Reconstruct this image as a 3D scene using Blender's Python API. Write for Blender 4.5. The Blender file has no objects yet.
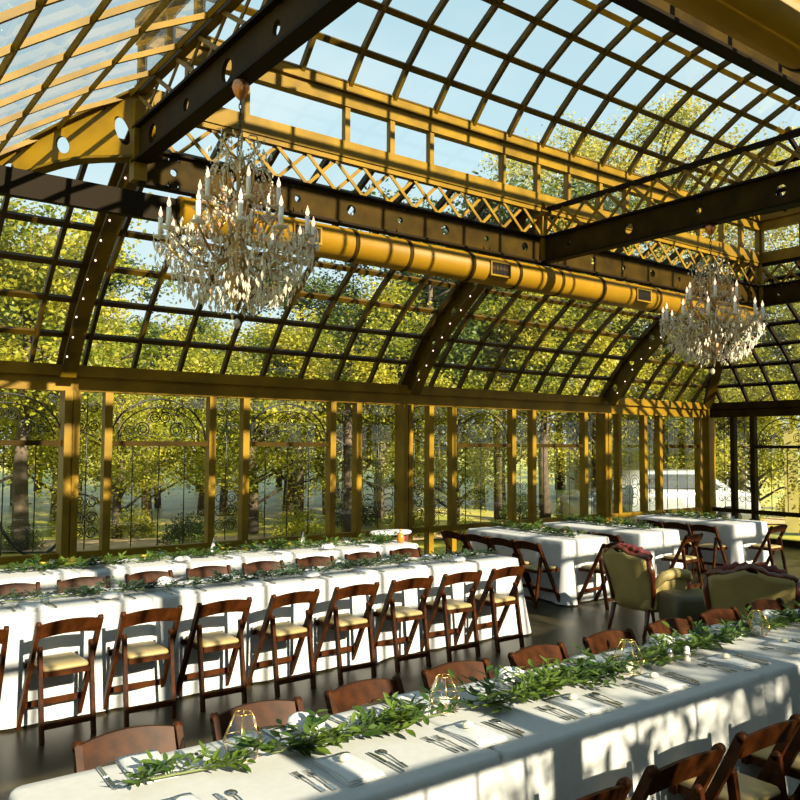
import bpy, math, random
from mathutils import Vector, Matrix
from math import sin, cos, pi, radians as R
S = bpy.context.scene
COL = S.collection
rnd = random.Random(7)

# ------------------------------------------------------------------ camera
cam_d = bpy.data.cameras.new('camera'); cam = bpy.data.objects.new('camera', cam_d); COL.objects.link(cam)
yaw, pit, rol, FPX = R(36.8), R(3.15), R(0.307), 816.2
fwd = Vector((sin(yaw)*cos(pit), cos(yaw)*cos(pit), sin(pit)))
rt0 = Vector((cos(yaw), -sin(yaw), 0)); up0 = rt0.cross(fwd)
rt = rt0*cos(rol) + up0*sin(rol); up = -rt0*sin(rol) + up0*cos(rol)
M_ = Matrix((rt, up, -fwd)).transposed().to_4x4(); M_.translation = (0, 0, 1.9)
cam.matrix_world = M_
cam_d.sensor_width = 36; cam_d.lens = FPX/800*36; cam_d.clip_start = 0.05; cam_d.clip_end = 300
S.camera = cam
S.view_settings.view_transform = 'Standard'; S.view_settings.look = 'None'
S.view_settings.gamma = 1; S.view_settings.use_curve_mapping = False
S.view_settings.exposure = 0.0
S.cycles.transparent_max_bounces = 40
S.cycles.max_bounces = 7

# ------------------------------------------------------------------ sky and sun
SUN_DIR = Vector((-0.03, 1.0, -0.47)).normalized()
w = bpy.data.worlds.new('sky'); S.world = w; w.use_nodes = True
nt = w.node_tree; nt.nodes.clear()
N = nt.nodes.new; L = nt.links.new
out = N('ShaderNodeOutputWorld'); bg = N('ShaderNodeBackground'); L(bg.outputs[0], out.inputs[0])
tc = N('ShaderNodeTexCoord'); sx = N('ShaderNodeSeparateXYZ'); L(tc.outputs['Generated'], sx.inputs[0])
cr = N('ShaderNodeValToRGB'); L(sx.outputs['Z'], cr.inputs[0])
e = cr.color_ramp.elements
e[0].position = 0.0; e[0].color = (0.75, 0.86, 0.86, 1)
e[1].position = 0.75; e[1].color = (0.32, 0.52, 0.62, 1)
m_ = e.new(0.35); m_.color = (0.50, 0.70, 0.78, 1)
ns = N('ShaderNodeTexNoise'); ns.inputs['Scale'].default_value = 2.6; ns.inputs['Detail'].default_value = 6
mp = N('ShaderNodeMapping'); mp.inputs['Scale'].default_value = (1, 1, 2.5); L(tc.outputs['Generated'], mp.inputs[0]); L(mp.outputs[0], ns.inputs['Vector'])
cr2 = N('ShaderNodeValToRGB'); L(ns.outputs[0], cr2.inputs[0])
cr2.color_ramp.elements[0].position = 0.48; cr2.color_ramp.elements[0].color = (0, 0, 0, 1)
cr2.color_ramp.elements[1].position = 0.75; cr2.color_ramp.elements[1].color = (0.55, 0.55, 0.55, 1)
mx = N('ShaderNodeMixRGB'); L(cr2.outputs[0], mx.inputs[0]); L(cr.outputs[0], mx.inputs[1]); mx.inputs[2].default_value = (0.8, 0.86, 0.86, 1)
L(mx.outputs[0], bg.inputs[0]); bg.inputs[1].default_value = 1.25
sl = bpy.data.lights.new('sun', 'SUN'); so = bpy.data.objects.new('sun', sl); COL.objects.link(so)
sl.energy = 16.0; sl.color = (1.0, 0.90, 0.68); sl.angle = R(0.6)
so.rotation_euler = SUN_DIR.to_track_quat('-Z', 'Y').to_euler(); so.location = (0, -10, 12)

# ------------------------------------------------------------------ materials
def mat(name, col, rough=0.5, metal=0.0, noise=0.0, nscale=8.0, col2=None, spec=0.5, emit=None, est=0, bump=0.0, coat=0):
    m = bpy.data.materials.new(name); m.use_nodes = True
    t = m.node_tree; b = t.nodes['Principled BSDF']
    b.inputs['Base Color'].default_value = (*col, 1); b.inputs['Roughness'].default_value = rough
    b.inputs['Metallic'].default_value = metal; b.inputs['Specular IOR Level'].default_value = spec
    if coat: b.inputs['Coat Weight'].default_value = coat; b.inputs['Coat Roughness'].default_value = 0.15
    if emit: b.inputs['Emission Color'].default_value = (*emit, 1); b.inputs['Emission Strength'].default_value = est
    if noise or col2:
        tcn = t.nodes.new('ShaderNodeTexCoord'); n = t.nodes.new('ShaderNodeTexNoise'); n.inputs['Scale'].default_value = nscale; n.inputs['Detail'].default_value = 5
        t.links.new(tcn.outputs['Object'], n.inputs['Vector'])
        r = t.nodes.new('ShaderNodeValToRGB'); t.links.new(n.outputs[0], r.inputs[0])
        c2 = col2 or tuple(c*(1-noise) for c in col)
        r.color_ramp.elements[0].position = 0.35; r.color_ramp.elements[0].color = (*c2, 1)
        r.color_ramp.elements[1].position = 0.65; r.color_ramp.elements[1].color = (*col, 1)
        t.links.new(r.outputs[0], b.inputs['Base Color'])
        if bump:
            bn = t.nodes.new('ShaderNodeBump'); bn.inputs['Strength'].default_value = bump; bn.inputs['Distance'].default_value = 0.02
            t.links.new(n.outputs[0], bn.inputs['Height']); t.links.new(bn.outputs[0], b.inputs['Normal'])
    return m

def glassmat(name, base, tint, dirt=0.0):
    m = bpy.data.materials.new(name); m.use_nodes = True; t = m.node_tree; t.nodes.clear()
    o = t.nodes.new('ShaderNodeOutputMaterial'); mixn = t.nodes.new('ShaderNodeMixShader')
    tr = t.nodes.new('ShaderNodeBsdfTransparent'); tr.inputs[0].default_value = (*tint, 1)
    gl = t.nodes.new('ShaderNodeBsdfGlossy'); gl.inputs['Roughness'].default_value = 0.0
    lw = t.nodes.new('ShaderNodeLayerWeight'); lw.inputs['Blend'].default_value = 0.5
    pw = t.nodes.new('ShaderNodeMath'); pw.operation = 'POWER'; pw.inputs[1].default_value = 4
    t.links.new(lw.outputs['Facing'], pw.inputs[0])
    ml = t.nodes.new('ShaderNodeMath'); ml.operation = 'MULTIPLY_ADD'; ml.inputs[1].default_value = 0.8; ml.inputs[2].default_value = base
    t.links.new(pw.outputs[0], ml.inputs[0]); t.links.new(ml.outputs[0], mixn.inputs[0])
    t.links.new(gl.outputs[0], mixn.inputs[2])
    if dirt:
        df = t.nodes.new('ShaderNodeBsdfTranslucent'); df.inputs[0].default_value = (0.8, 0.8, 0.75, 1)
        n = t.nodes.new('ShaderNodeTexNoise'); n.inputs['Scale'].default_value = 2.5; n.inputs['Detail'].default_value = 6
        tcn = t.nodes.new('ShaderNodeTexCoord'); t.links.new(tcn.outputs['Object'], n.inputs['Vector'])
        mm = t.nodes.new('ShaderNodeMath'); mm.operation = 'MULTIPLY'; mm.inputs[1].default_value = dirt; t.links.new(n.outputs[0], mm.inputs[0])
        m2 = t.nodes.new('ShaderNodeMixShader'); t.links.new(mm.outputs[0], m2.inputs[0]); t.links.new(tr.outputs[0], m2.inputs[1]); t.links.new(df.outputs[0], m2.inputs[2])
        t.links.new(m2.outputs[0], mixn.inputs[1])
    else:
        t.links.new(tr.outputs[0], mixn.inputs[1])
    t.links.new(mixn.outputs[0], o.inputs[0])
    return m

def leafmat(name, col, col2, trans=0.35, sc=1.5, tcol=None):
    m = bpy.data.materials.new(name); m.use_nodes = True; t = m.node_tree
    b = t.nodes['Principled BSDF']; b.inputs['Roughness'].default_value = 0.45
    o = t.nodes['Material Output']
    n = t.nodes.new('ShaderNodeTexNoise'); n.inputs['Scale'].default_value = sc; n.inputs['Detail'].default_value = 4
    tcn = t.nodes.new('ShaderNodeTexCoord'); t.links.new(tcn.outputs['Object'], n.inputs['Vector'])
    r = t.nodes.new('ShaderNodeValToRGB'); t.links.new(n.outputs[0], r.inputs[0])
    r.color_ramp.elements[0].position = 0.38; r.color_ramp.elements[0].color = (*col, 1)
    r.color_ramp.elements[1].position = 0.62; r.color_ramp.elements[1].color = (*col2, 1)
    t.links.new(r.outputs[0], b.inputs['Base Color'])
    tl = t.nodes.new('ShaderNodeBsdfTranslucent'); t.links.new(r.outputs[0], tl.inputs[0])
    mixn = t.nodes.new('ShaderNodeMixShader'); mixn.inputs[0].default_value = trans
    t.links.new(b.outputs[0], mixn.inputs[1]); t.links.new(tl.outputs[0], mixn.inputs[2]); t.links.new(mixn.outputs[0], o.inputs[0])
    return m

GOLD = mat('ochre_paint', (0.225, 0.125, 0.0032), 0.5, noise=0.4, nscale=3, spec=.2)
GOLDD = mat('shade_dark_ochre_paint', (0.038, 0.021, 0.0015), 0.6, noise=0.5, nscale=4, spec=.06)  # ochre darkened so webs, transoms and end wall carry painted shade
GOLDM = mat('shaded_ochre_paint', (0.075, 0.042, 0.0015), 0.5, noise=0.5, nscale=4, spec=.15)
GOLDL = mat('half_shaded_ochre_paint', (0.125, 0.072, 0.002), 0.5, noise=0.5, nscale=4, spec=.15)  # same ochre at half tone, partial shade painted into ribs and lantern bars
FLANGE = mat('shade_black_paint', (0.011, 0.0065, 0.002), 0.6, spec=.06)  # near-black on flanges; paints in the shade of the far-end bars
DUCT = mat('ochre_duct_paint', (0.25, 0.128, 0.0034), 0.5, noise=0.2, nscale=2, spec=.2)
BLACK = mat('black_iron', (0.012, 0.011, 0.010), 0.4)
GLASS = glassmat('window_glass', 0.055, (0.95, 0.97, 0.93))
RGLASS = glassmat('roof_glass', 0.04, (0.97, 0.985, 0.97), 0.03)
WOOD = mat('mahogany_varnish', (0.046, 0.0125, 0.0022), 0.45, noise=0.6, nscale=14, spec=.10)
VINYL = mat('ivory_vinyl', (0.26, 0.19, 0.075), 0.5)
CLOTH = mat('white_linen', (0.43, 0.425, 0.425), 0.85, noise=0.06, nscale=30, spec=0.1)
NAPK = mat('white_napkin', (0.50, 0.50, 0.51), 0.9, spec=0.1)
STEEL = mat('polished_steel', (0.62, 0.62, 0.62), 0.18, metal=1)
BRASS = mat('aged_brass', (0.42, 0.26, 0.09), 0.3, metal=1)
WIRE = mat('gold_wire', (0.75, 0.5, 0.16), 0.28, metal=1)
COPPER = mat('copper_finial', (0.55, 0.22, 0.09), 0.35, metal=0.8)
WAX = mat('ivory_wax', (0.88, 0.82, 0.74), 0.4)
FLAME = mat('flame_bulb', (0.9, 0.7, 0.6), 0.2, emit=(1, 0.62, 0.4), est=1.5)
BULB = mat('string_bulb', (1, 0.9, 0.85), 0.2, emit=(1, 0.75, 0.65), est=2.5)
CRYS = mat('cut_crystal', (0.72, 0.64, 0.50), 0.08, spec=1.0)
CRYS.node_tree.nodes['Principled BSDF'].inputs['Alpha'].default_value = 0.75
CRYSA = mat('amber_crystal', (0.55, 0.28, 0.16), 0.06, spec=1.0)
CONC = mat('polished_concrete', (0.050, 0.040, 0.018), 0.35, nscale=1.1, col2=(0.028, 0.023, 0.011), spec=.3)
LEAFG = leafmat('garland_leaf', (0.02, 0.055, 0.007), (0.09, 0.14, 0.015), 0.3, 6)
LEAFB = leafmat('eucalyptus_leaf', (0.015, 0.035, 0.015), (0.05, 0.085, 0.035), 0.25, 6)
STEM = mat('green_stem', (0.10, 0.12, 0.03), 0.6)
BARK = mat('bark', (0.12, 0.085, 0.055), 0.9, noise=0.5, nscale=6)
UPH = mat('olive_gold_damask', (0.30, 0.225, 0.07), 0.6, noise=0.2, nscale=5)
UPHD = mat('dark_olive_leather', (0.07, 0.06, 0.025), 0.5, noise=0.3, nscale=5)
CARVE = mat('carved_cherry', (0.11, 0.02, 0.004), 0.3, noise=0.5, nscale=10, coat=0.3)
RED = mat('crimson_velvet', (0.12, 0.009, 0.01), 0.7, noise=0.5, nscale=6)
AMBERG = mat('amber_bottle', (0.55, 0.16, 0.02), 0.15)
CLEAR = glassmat('clear_glass', 0.10, (0.95, 0.97, 0.95))
PINK = mat('blush_blossom', (0.75, 0.42, 0.30), 0.8)
YEL = mat('yellow_blossom', (0.85, 0.55, 0.06), 0.8)

# ------------------------------------------------------------------ mesh builder
class MB:
    def __init__(s): s.v = []; s.f = []; s.sm = []
    def add(s, vs, fs, smooth=False):
        b = len(s.v); s.v.extend(vs); s.f.extend([tuple(i+b for i in f) for f in fs]); s.sm.extend([smooth]*len(fs)); return s
    def box(s, a, b):
        x0, y0, z0 = a; x1, y1, z1 = b
        return s.add([(x0,y0,z0),(x1,y0,z0),(x1,y1,z0),(x0,y1,z0),(x0,y0,z1),(x1,y0,z1),(x1,y1,z1),(x0,y1,z1)],
                     [(0,3,2,1),(4,5,6,7),(0,1,5,4),(1,2,6,5),(2,3,7,6),(3,0,4,7)])
    def bar(s, p, q, wd, ht, upv=(0,0,1)):
        """rectangular bar from p to q; wd across, ht along upv"""
        p = Vector(p); q = Vector(q); d = (q-p).normalized(); u_ = Vector(upv); sd = d.cross(u_)
        if sd.length < 1e-4: sd = d.cross(Vector((0,1,0)))
        sd.normalize(); u_ = sd.cross(d).normalized()
        vs = []
        for c in (p, q):
            for a, b in ((-1,-1),(1,-1),(1,1),(-1,1)): vs.append(tuple(c + sd*(a*wd/2) + u_*(b*ht/2)))
        return s.add(vs, [(0,1,2,3),(7,6,5,4),(0,4,5,1),(1,5,6,2),(2,6,7,3),(3,7,4,0)])
    def sweep(s, pts, wd, ht, upv=(0,0,1), offs=0):
        """rectangular section along a polyline, mitred; offs shifts along the local up"""
        pts = [Vector(p) for p in pts]; n = len(pts); vs = []
        for i, c in enumerate(pts):
            d = (pts[min(i+1,n-1)]-pts[max(i-1,0)]).normalized(); u_ = Vector(upv); sd = d.cross(u_)
            if sd.length < 1e-4: sd = Vector((1,0,0))
            sd.normalize(); u_ = sd.cross(d).normalized(); c = c + u_*offs
            for a, b in ((-1,-1),(1,-1),(1,1),(-1,1)): vs.append(tuple(c + sd*(a*wd/2) + u_*(b*ht/2)))
        fs = [(0,1,2,3), tuple(4*(n-1)+k for k in (3,2,1,0))]
        for i in range(n-1):
            for k in range(4):
                a = 4*i+k; b = 4*i+(k+1)%4; fs.append((a, a+4, b+4, b))
        return s.add(vs, fs)
    def tube(s, pts, r, seg=6, smooth=True, cap=True):
        pts = [Vector(p) for p in pts]; n = len(pts); rs = r if isinstance(r, (list, tuple)) else [r]*n
        vs = []; prev = None
        for i, c in enumerate(pts):
            d = (pts[min(i+1,n-1)]-pts[max(i-1,0)]).normalized()
            a = prev if prev is not None else (Vector((0,0,1)) if abs(d.z) < .9 else Vector((1,0,0)))
            sd = d.cross(a)
            if sd.length < 1e-3: sd = d.cross(Vector((0.3,1,0.2)))
            sd.normalize(); u_ = sd.cross(d).normalized(); prev = u_
            for k in range(seg):
                t = 2*pi*k/seg; vs.append(tuple(c + (sd*cos(t)+u_*sin(t))*rs[i]))
        fs = []
        for i in range(n-1):
            for k in range(seg):
                a = i*seg+k; b = i*seg+(k+1)%seg; fs.append((a, b, b+seg, a+seg))
        if cap: fs += [tuple(range(seg))[::-1], tuple((n-1)*seg+k for k in range(seg))]
        return s.add(vs, fs, smooth)
    def lathe(s, prof, c=(0,0,0), seg=16, smooth=True, sx=1, sy=1):
        cx, cy, cz = c; vs = []; fs = []
        for r_, z in prof:
            for k in range(seg):
                t = 2*pi*k/seg; vs.append((cx+r_*cos(t)*sx, cy+r_*sin(t)*sy, cz+z))
        for i in range(len(prof)-1):
            for k in range(seg):
                a = i*seg+k; b = i*seg+(k+1)%seg; fs.append((a, b, b+seg, a+seg))
        fs += [tuple(range(seg))[::-1], tuple((len(prof)-1)*seg+k for k in range(seg))]
        return s.add(vs, fs, smooth)
    def octa(s, c, r_, h):
        x, y, z = c
        return s.add([(x+r_,y,z),(x,y+r_,z),(x-r_,y,z),(x,y-r_,z),(x,y,z+h*.45),(x,y,z-h*.55)],
                     [(0,1,4),(1,2,4),(2,3,4),(3,0,4),(1,0,5),(2,1,5),(3,2,5),(0,3,5)])
    def leaf(s, c, d, nrm, ln, wd):
        d = d.normalized(); sd = d.cross(nrm)
        if sd.length < 1e-3: sd = d.cross(Vector((0.1,0.9,0.3)))
        sd.normalize(); n_ = sd.cross(d)
        p = [c, c+d*ln*.35+sd*wd*.5+n_*wd*.15, c+d*ln*.7+sd*wd*.4+n_*wd*.1, c+d*ln, c+d*ln*.7-sd*wd*.4+n_*wd*.1, c+d*ln*.35-sd*wd*.5+n_*wd*.15, c+d*ln*.5-n_*wd*.05]
        return s.add([tuple(q) for q in p], [(0,1,6),(1,2,6),(2,3,6),(3,4,6),(4,5,6),(5,0,6)])
    def plate(s, fmap, s0, s1, h, th, holes, seg=16, bot=None):
        """web plate with real round holes. fmap(s, t, off) -> point; holes = [(s, t, r)]; th = thickness; bot(s) optional lower edge"""
        def quad2(pts):
            pass
        b0 = len(s.v)
        def T(ss, tt, o):
            if bot: tt = bot(ss) + (h-bot(ss))*(tt/h)
            return tuple(fmap(ss, tt, o))
        cells = []; cur = s0
        for (hs, ht, hr) in sorted(holes):
            hw = min(h/2, hr*1.6)
            if hs-hw > cur: cells.append(('p', cur, hs-hw))
            cells.append(('h', hs-hw, hs+hw, hs, ht, hr)); cur = hs+hw
        if cur < s1: cells.append(('p', cur, s1))
        for c in cells:
            if c[0] == 'p':
                n = max(1, int((c[2]-c[1])/0.25))
                for i in range(n):
                    a = c[1]+(c[2]-c[1])*i/n; b = c[1]+(c[2]-c[1])*(i+1)/n
                    vs = [T(a,0,-th/2),T(b,0,-th/2),T(b,h,-th/2),T(a,h,-th/2),T(a,0,th/2),T(b,0,th/2),T(b,h,th/2),T(a,h,th/2)]
                    s.add(vs, [(0,3,2,1),(4,5,6,7),(0,1,5,4),(2,3,7,6)])
            else:
                _, a, b, hs, ht, hr = c
                vs = []; 
                for k in range(seg):
                    t = 2*pi*(k+.5)/seg; ci = (cos(t), sin(t))
                    m = max(abs(ci[0])/((b-a)/2), (ci[1] if ci[1] > 0 else 0)/(h-ht), (-ci[1] if ci[1] < 0 else 0)/ht)
                    o_ = (hs+ci[0]/m, ht+ci[1]/m); i_ = (hs+ci[0]*hr, ht+ci[1]*hr)
                    for off in (-th/2, th/2): vs.append(T(o_[0], o_[1], off)); vs.append(T(i_[0], i_[1], off))
                fs = []
                for k in range(seg):
                    q = 4*k; r_ = 4*((k+1) % seg)
                    fs += [(q, r_, r_+1, q+1), (q+2, q+3, r_+3, r_+2), (q+1, r_+1, r_+3, q+3), (q, q+2, r_+2, r_)]
                # corner fill
                for (cx_, cy_, k) in ((b, h, seg//8), (a, h, seg//8+seg//4), (a, 0, seg//8+seg//2), (b, 0, seg//8+3*seg//4)):
                    i0 = len(vs); vs.append(T(cx_, cy_, -th/2)); vs.append(T(cx_, cy_, th/2))
                    q = 4*(k-1); r_ = 4*(k % seg)
                    fs += [(q, i0, r_), (q+2, r_+2, i0+1)]
                s.add(vs, fs)
        return s
    def build(s, name, m, parent=None, loc=None):
        me = bpy.data.meshes.new(name); me.from_pydata([tuple(v) for v in s.v], [], s.f); me.validate(clean_customdata=False)
        if len(me.polygons) == len(s.sm): me.polygons.foreach_set('use_smooth', s.sm)
        me.materials.append(m); me.update()
        o = bpy.data.objects.new(name, me); COL.objects.link(o)
        if parent is not None: o.parent = parent
        if loc is not None: o.location = loc
        return o

def tag(o, label=None, cat=None, group=None, kind=None):
    if label: o['label'] = label
    if cat: o['category'] = cat
    if group: o['group'] = group
    if kind: o['kind'] = kind
    return o
def empty(name, loc=(0,0,0), rz=0.0):
    o = bpy.data.objects.new(name, None); o.empty_display_size = .1; COL.objects.link(o); o.location = loc; o.rotation_euler = (0,0,rz); return o
CH = {}
def copy_tree(o, parent=None):
    c = o.copy(); COL.objects.link(c)
    if parent is not None: c.parent = parent
    kids = CH.get(o.name)
    if kids is None: kids = [k for k in bpy.data.objects if k.parent == o]; CH[o.name] = kids
    for k in kids: copy_tree(k, c)
    return c
ORD = ['first','second','third','fourth','fifth','sixth','seventh','eighth','ninth','tenth','eleventh','twelfth','thirteenth']

# ------------------------------------------------------------------ dimensions of the glasshouse
XL, XR, YN, YF = -0.37, 15.35, -0.10, 9.80          # wall lines
D = 2.75
RX0, RX1, RY0, RY1 = XL+D, XR-D, YN+D, YF-D         # ring
PROF = [(0,2.80),(.25,3.14),(.55,3.49),(.9,3.81),(1.3,4.12),(1.72,4.42),(2.2,4.74),(2.75,5.04)]
UD = (RY1-RY0)/2
UPROF = [(0,5.65),(.27,5.95),(.63,6.25),(1.05,6.50),(1.42,6.66),(UD,6.86)]
def zof(prof, d):
    for (a, za), (b, zb) in zip(prof, prof[1:]):
        if d <= b+1e-9: return za+(zb-za)*(d-a)/(b-a)
    return prof[-1][1]
def profpts(prof, d1, n=3):
    ds = []
    for (a, _), (b, _) in zip(prof, prof[1:]):
        for k in range(n):
            d = a+(b-a)*k/n
            if d < d1-1e-6: ds.append(d)
    ds.append(d1); return [(d, zof(prof, d)) for d in ds]

# ------------------------------------------------------------------ floor and grounds
MB().box((XL-.2, YN-.35, -.12), (XR+.2, YF+.2, 0)).build('floor', CONC)['kind'] = 'structure'
GR = leafmat('lawn', (0.26, 0.30, 0.025), (0.62, 0.50, 0.08), 0.0, 0.35)
g = MB(); n = 40
for i in range(n+1):
    for j in range(n+1):
        x = -50+120*i/n; y = -50+120*j/n
        g.v.append((x, y, -.14+ (0.6*max(0, math.hypot(x-7.5, y-5)-22)/20)))
for i in range(n):
    for j in range(n): g.f.append((i*(n+1)+j, (i+1)*(n+1)+j, (i+1)*(n+1)+j+1, i*(n+1)+j+1)); g.sm.append(True)
g.build('ground', GR)['kind'] = 'structure'
PATHM = mat('pale_gravel', (0.68, 0.46, 0.26), 0.95, noise=0.35, nscale=5)
pm = MB()
pts = [(3,17.5),(6,15.8),(10,14.6),(14,14.2),(19,13.5),(24,9.5),(30,6)]
for a, b in zip(pts, pts[1:]): pm.add([(a[0],a[1]-.9,-.10),(b[0],b[1]-.9,-.10),(b[0]+.3,b[1]+1.2,-.10),(a[0]+.3,a[1]+1.2,-.10)], [(0,1,2,3)])
pm.build('path', PATHM)['kind'] = 'structure'

# ------------------------------------------------------------------ walls
def wall(name, fm, Lw, posts, cols, wides, n0, scroll=True, GOLD=GOLD):
    """fm(s, off, z): s along the wall, off outward from the inner line"""
    def B(mb, s0, s1, o0, o1, z0, z1):
        a = Vector(fm(s0, o0, z0)); b = Vector(fm(s1, o1, z1))
        return mb.box((min(a.x,b.x),min(a.y,b.y),z0), (max(a.x,b.x),max(a.y,b.y),z1))
    root = empty(name, fm(0, 0, 0)); root['kind'] = 'structure'
    def put(nm, mb, m):
        o = mb.build(nm, m); o.parent = root; o.matrix_parent_inverse = Matrix.Translation(root.location).inverted(); return o
    mb = MB(); B(mb, 0, Lw, -.03, .12, 2.50, 2.64); B(mb, 0, Lw, -.07, .14, 2.67, 2.80); B(mb, 0, Lw, -.01, .1, 2.64, 2.67)
    put('eave_beam', mb, GOLD)
    mb = MB(); B(mb, 0, Lw, -.02, .09, .57, .65); put('sill_rail', mb, GOLD)
    mb = MB(); B(mb, 0, Lw, -.02, .09, 0.0, .12); put('bottom_rail', mb, GOLD)
    for p in posts:
        mb = MB(); B(mb, p-.045, p+.045, -.035, .09, 0.02, 2.50); put('post', mb, GOLD)
    for c in cols:
        mb = MB(); B(mb, c-.085, c-.01, -.13, .10, 0.02, 2.50); B(mb, c+.01, c+.085, -.13, .10, 0.02, 2.50); B(mb, c-.01, c+.01, -.11, .08, 0.02, 2.50)
        B(mb, c-.10, c+.10, -.15, .12, 0.0, .10)
        put('column', mb, GOLD)
    edges = sorted([0.1]+list(posts)+list(cols)+[Lw-.1])
    k = n0
    for a, b in zip(edges, edges[1:]):
        if b-a < .2: continue
        mb = MB(); p0, p1 = fm(a, .03, 0), fm(b, .03, 0)
        mb.add([(p0[0],p0[1],.12),(p1[0],p1[1],.12),(p1[0],p1[1],2.5),(p0[0],p0[1],2.5)], [(0,1,2,3)])
        wn = mb.build('window_%d' % k, GLASS); wn['kind'] = 'structure'; k += 1
        if b-a > .9:
            t = MB(); B(t, a+.04, b-.04, -.01, .06, 1.87, 1.93); t.build('transom', GOLDD, wn)
            bars = MB(); nb = 4
            for i in range(1, nb):
                q = fm(a+(b-a)*i/nb, .075, 0); bars.tube([(q[0],q[1],.66),(q[0],q[1],1.88)], .008, 5)
            bars.build('muntin', BLACK, wn)
            if scroll:
                sc = MB(); cxs = (a+b)/2; rr = (b-a)/2-.06
                arc = [fm(cxs+rr*cos(pi*i/20), .07, 1.95+.50*sin(pi*i/20)) for i in range(21)]; sc.tube(arc, .012, 5)
                arc = [fm(cxs+rr*.86*cos(pi*i/20), .07, 1.95+.40*sin(pi*i/20)) for i in range(21)]; sc.tube(arc, .008, 5)
                for sgn in (-1, 1):
                    for (ox, oz, r0) in ((rr*.83, .46, .065), (rr*.36, .12, .10), (rr*.63, .10, .07), (rr*.12, .27, .08)):
                        sp = []
                        for i in range(22):
                            t_ = 4.2*pi*i/21; q = r0*(1-.75*i/21); sp.append(fm(cxs+sgn*(ox+q*cos(t_)), .07, 1.95+oz+q*sin(t_)))
                        sc.tube(sp, .007, 4)
                sc.build('scrollwork', BLACK, wn)
        elif scroll:
            sc = MB(); cxs = (a+b)/2; hw = (b-a)/2-.07
            if hw > .05:
                for zc in (.85, 1.03, 1.21, 2.1, 2.32):
                    for sgn in (-1, 1):
                        sp = []
                        for i in range(16):
                            t_ = 3.4*pi*i/15; q = hw*.5*(1-.65*i/15); sp.append(fm(cxs+sgn*(hw*.5+q*cos(t_)), .07, zc+q*sin(t_)))
                        sc.tube(sp, .007, 4)
                sc.tube([fm(cxs, .07, .66), fm(cxs, .07, 2.48)], .008, 4)
                sc.build('scrollwork', BLACK, wn)
    return k
sp = [3.02,4.33,4.80,6.14,6.58,7.92,8.38,9.69,10.17,11.5,12.45,13.23,13.71,15.05]
pf = [x-XL for x in sp]+[.35,1.65-XL*0+0.0,2.05]
pf = sorted(set([x-XL for x in sp]+[.40, 1.17, 1.62]))
k = wall('wall_back', lambda s, o, z: (XL+s, YF+o, z), XR-XL, pf, [2.58-XL, 7.40-XL, 12.0-XL], None, 1)
pe = [.55, 1.85, 2.3, 3.6, 4.1, 5.4, 5.85, 7.15, 7.6, 8.9, 9.33]
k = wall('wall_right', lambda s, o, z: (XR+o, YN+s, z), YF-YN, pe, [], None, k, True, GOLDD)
k = wall('wall_left', lambda s, o, z: (XL-o, YN+s, z), YF-YN, [.55, 1.85, 2.3, 3.6, 4.1, 5.4, 5.85, 7.15, 7.6, 8.9], [], None, k, False)
k = wall('wall_front', lambda s, o, z: (XL+s, YN-o-.06, z), XR-XL, [x-XL for x in sp if abs(x-2.9) > .5]+[.4, 2.0], [2.58-XL, 7.40-XL, 12.0-XL], None, k, False)
for nm, (x, y) in zip(('trim_1','trim_2','trim_3','trim_4'), ((XR, YF), (XR, YN), (XL, YF), (XL, YN))):
    MB().box((x-.10, y-.10, 0), (x+.12, y+.12, 2.8)).build(nm, GOLD)['kind'] = 'structure'

# ------------------------------------------------------------------ roofs
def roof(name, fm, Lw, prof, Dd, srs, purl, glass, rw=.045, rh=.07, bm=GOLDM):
    root = empty(name, fm(Lw/2, 0, prof[0][1])); root['kind'] = 'structure'
    inv = Matrix.Translation(root.location).inverted()
    def put(nm, mb, m):
        o = mb.build(nm, m); o.parent = root; o.matrix_parent_inverse = inv; return o
    upn = Vector(fm(0, 0, 1))-Vector(fm(0, 1, 0)); upn = Vector((upn.x, upn.y, 1)).normalized()
    r_ = MB()
    for s_ in srs:
        dm = min(Dd, s_, Lw-s_)
        if dm < .15: continue
        r_.sweep([fm(s_, d, z) for d, z in profpts(prof, dm)], rw, rh, (0,0,1), -rh*.3)
    put('glazing_bar', r_, bm)
    p_ = MB()
    for d in purl:
        z = zof(prof, d); dm = d
        p_.bar(fm(dm, d, z-.02), fm(Lw-dm, d, z-.02), rh*.9, rw, tuple(upn))
    put('purlin', p_, bm)
    gl = MB(); pp = profpts(prof, Dd, 1)
    for (a, za), (b, zb) in zip(pp, pp[1:]):
        gl.add([fm(a,a,za+.03), fm(Lw-a,a,za+.03), fm(Lw-b,b,zb+.03), fm(b,b,zb+.03)], [(0,1,2,3)])
    put('glazing', gl, glass)
    return root
LX, LY = XR-XL, YF-YN
def series(x0, L_, step=.575):
    o = []; x = x0
    while x > 0: x -= step
    x += step
    while x < L_: o.append(x); x += step
    return o
P1 = [.25,.55,.9,1.3,1.72,2.2,2.68]
roof('ceiling_back', lambda s,d,z: (XL+s, YF-d, z), LX, PROF, D, series(3.295-XL, LX), P1, RGLASS)
roof('ceiling_front', lambda s,d,z: (XL+s, YN+d, z), LX, PROF, D, series(3.295-XL, LX), P1, RGLASS)
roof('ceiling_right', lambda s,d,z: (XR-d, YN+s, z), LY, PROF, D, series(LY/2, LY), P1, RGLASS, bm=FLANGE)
roof('ceiling_left', lambda s,d,z: (XL+d, YN+s, z), LY, PROF, D, series(LY/2, LY), P1, RGLASS, .032, .040, GOLD)
UL = RX1-RX0; ULy = RY1-RY0
P2 = [.03,.27,.63,1.05,1.42,1.8,2.14]
roof('ceiling_lantern_back', lambda s,d,z: (RX0+s, RY1-d, z), UL, UPROF, UD, series(3.99-RX0, UL), P2, RGLASS, bm=GOLDL)
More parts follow.
